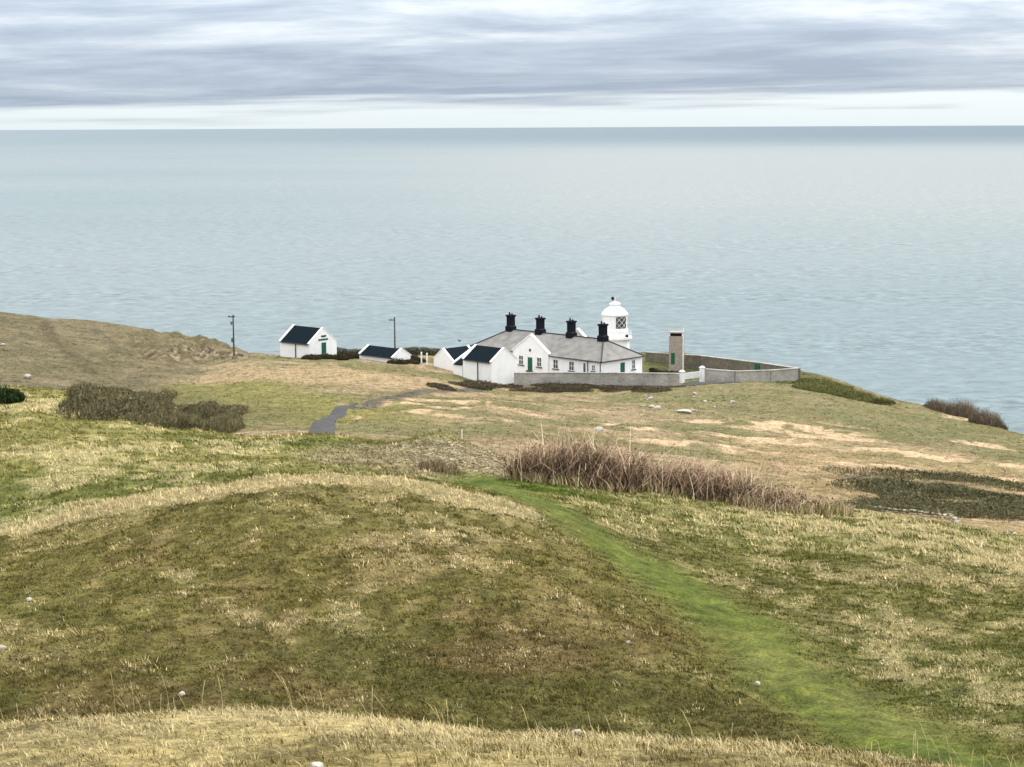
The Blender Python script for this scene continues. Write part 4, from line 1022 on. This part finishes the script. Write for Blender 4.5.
    b.inputs['Roughness'].default_value = .35; b.inputs['IOR'].default_value = 1.33
    bp = N.new('ShaderNodeBump'); bp.inputs['Strength'].default_value = 1.0; bp.inputs['Distance'].default_value = 1.1; K_.new(mth('MULTIPLY', ch, lm.outputs[0]), bp.inputs['Height'])
    K_.new(bp.outputs['Normal'], b.inputs['Normal'])
    mb = MB(); R_ = 70000; n = 96; mb.v = [(0, 0, SEA)] + [(R_ * math.cos(2*math.pi*k/n), R_ * math.sin(2*math.pi*k/n), SEA) for k in range(n)]
    mb.f = [(0, k + 1, (k + 1) % n + 1) for k in range(n)]
    tag(mb.build('sea', m), 'calm pale grey green sea reaching the horizon', 'sea', kind='structure')
sea()

# ------------------------------------------------------------------ sky, sun, camera
SUN_EL, SUN_AZ = math.radians(38), math.radians(55)         # azimuth from straight ahead towards the right
def world():
    w = bpy.data.worlds.new('World'); bpy.context.scene.world = w; w.use_nodes = True
    nt = w.node_tree; N, K_ = nt.nodes, nt.links; bg = N['Background']
    sky = N.new('ShaderNodeTexSky'); sky.sky_type = 'NISHITA'; sky.sun_disc = False; sky.sun_elevation = SUN_EL; sky.sun_rotation = SUN_AZ
    sky.altitude = 80; sky.dust_density = 1.5
    tc = N.new('ShaderNodeTexCoord'); sp = N.new('ShaderNodeSeparateXYZ'); K_.new(tc.outputs['Generated'], sp.inputs[0])
    def mth(op, a, b=None):
        n = N.new('ShaderNodeMath'); n.operation = op
        for i, v in enumerate((a, b)):
            if v is None: continue
            if isinstance(v, (int, float)): n.inputs[i].default_value = v
            else: K_.new(v, n.inputs[i])
        return n.outputs[0]
    az = mth('ARCTAN2', sp.outputs['X'], sp.outputs['Y'])
    el = sp.outputs['Z']
    # banks of stratus: long bands a little tilted against the horizon
    els = mth('ADD', el, mth('MULTIPLY', az, -.012))
    co = N.new('ShaderNodeCombineXYZ'); K_.new(mth('MULTIPLY', az, 5.0), co.inputs[0]); K_.new(mth('MULTIPLY', mth('POWER', mth('MAXIMUM', els, 0.0), .6), 24), co.inputs[1])
    n1 = N.new('ShaderNodeTexNoise'); n1.inputs['Scale'].default_value = 1.0; n1.inputs['Detail'].default_value = 9; n1.inputs['Roughness'].default_value = .62; n1.inputs['Distortion'].default_value = .25; K_.new(co.outputs[0], n1.inputs['Vector'])
    r = N.new('ShaderNodeValToRGB'); cr = r.color_ramp
    cr.elements[0].position = .36; cr.elements[0].color = (.285, .35, .45, 1)
    cr.elements[1].position = .66; cr.elements[1].color = (.64, .69, .735, 1)
    e = cr.elements.new(.5); e.color = (.405, .47, .56, 1)
    # a bright open streak between two darker banks
    k = N.new('ShaderNodeValToRGB'); kr = k.color_ramp; kr.interpolation = 'EASE'
    kr.elements[0].position = 0; kr.elements[0].color = (.42, .42, .42, 1); kr.elements[1].position = 1; kr.elements[1].color = (.5, .5, .5, 1)
    for p_, v_ in ((.16, .42), (.3, .42), (.42, .46), (.5, .53), (.62, .58), (.72, .5)):
        e_ = kr.elements.new(p_); e_.color = (v_, v_, v_, 1)
    K_.new(mth('MULTIPLY', els, 10.0), k.inputs['Fac'])
    nn = mth('ADD', mth('MULTIPLY', n1.outputs['Fac'], 1.0), mth('SUBTRACT', k.outputs['Color'], .5))
    K_.new(nn, r.inputs['Fac'])
    # clear pale strip under the cloud base along the horizon
    n2 = N.new('ShaderNodeTexNoise'); n2.inputs['Scale'].default_value = 1.0; n2.inputs['Detail'].default_value = 4
    co2 = N.new('ShaderNodeCombineXYZ'); K_.new(mth('MULTIPLY', az, 5), co2.inputs[0]); K_.new(mth('MULTIPLY', els, 130), co2.inputs[1]); K_.new(co2.outputs[0], n2.inputs['Vector'])
    base = mth('ADD', els, mth('MULTIPLY', mth('SUBTRACT', n2.outputs['Fac'], .5), .042))
    mr = N.new('ShaderNodeMapRange'); mr.interpolation_type = 'SMOOTHSTEP'; mr.inputs['From Min'].default_value = .006; mr.inputs['From Max'].default_value = .019; K_.new(base, mr.inputs['Value'])
    mx = N.new('ShaderNodeMix'); mx.data_type = 'RGBA'; K_.new(mr.outputs[0], mx.inputs['Factor']); mx.inputs[6].default_value = (.70, .775, .80, 1); K_.new(r.outputs['Color'], mx.inputs[7])
    ov = N.new('ShaderNodeMapRange'); ov.interpolation_type = 'SMOOTHSTEP'; ov.inputs['From Min'].default_value = .10; ov.inputs['From Max'].default_value = .35; K_.new(el, ov.inputs['Value'])
    nz = N.new('ShaderNodeMix'); nz.data_type = 'RGBA'; K_.new(ov.outputs[0], nz.inputs['Factor']); K_.new(mx.outputs[2], nz.inputs[6]); nz.inputs[7].default_value = (.495, .50, .505, 1)
    scl = N.new('ShaderNodeVectorMath'); scl.operation = 'SCALE'; K_.new(nz.outputs[2], scl.inputs[0]); K_.new(mth('ADD', 8.6, mth('MULTIPLY', mth('MAXIMUM', el, 0.0), 36.0)), scl.inputs['Scale'])
    m2 = N.new('ShaderNodeMix'); m2.data_type = 'RGBA'; m2.inputs['Factor'].default_value = .92; K_.new(sky.outputs[0], m2.inputs[6]); K_.new(scl.outputs['Vector'], m2.inputs[7])
    K_.new(m2.outputs[2], bg.inputs['Color']); bg.inputs['Strength'].default_value = .1
world()
sd = bpy.data.lights.new('sun', 'SUN'); sd.energy = 1.4; sd.angle = math.radians(12); sd.color = (1, .96, .9)
so = bpy.data.objects.new('sun', sd); C.objects.link(so)
dv = Vector((math.cos(SUN_EL) * math.sin(SUN_AZ), math.cos(SUN_EL) * math.cos(SUN_AZ), math.sin(SUN_EL)))
so.rotation_euler = dv.to_track_quat('Z', 'Y').to_euler(); so.location = (0, 0, 60)
cd = bpy.data.cameras.new('camera'); cd.sensor_width = 36; cd.lens = 36 * F / W; cd.clip_start = .1; cd.clip_end = 200000
co_ = bpy.data.objects.new('camera', cd); C.objects.link(co_)
co_.matrix_world = Matrix.Rotation(math.pi / 2 - TH, 4, 'X') @ Matrix.Rotation(-RO, 4, 'Z')
S = bpy.context.scene; S.camera = co_
S.view_settings.view_transform = 'Standard'; S.view_settings.look = 'None'; S.view_settings.gamma = 1; S.view_settings.exposure = 0.53
S.view_settings.use_curve_mapping = False
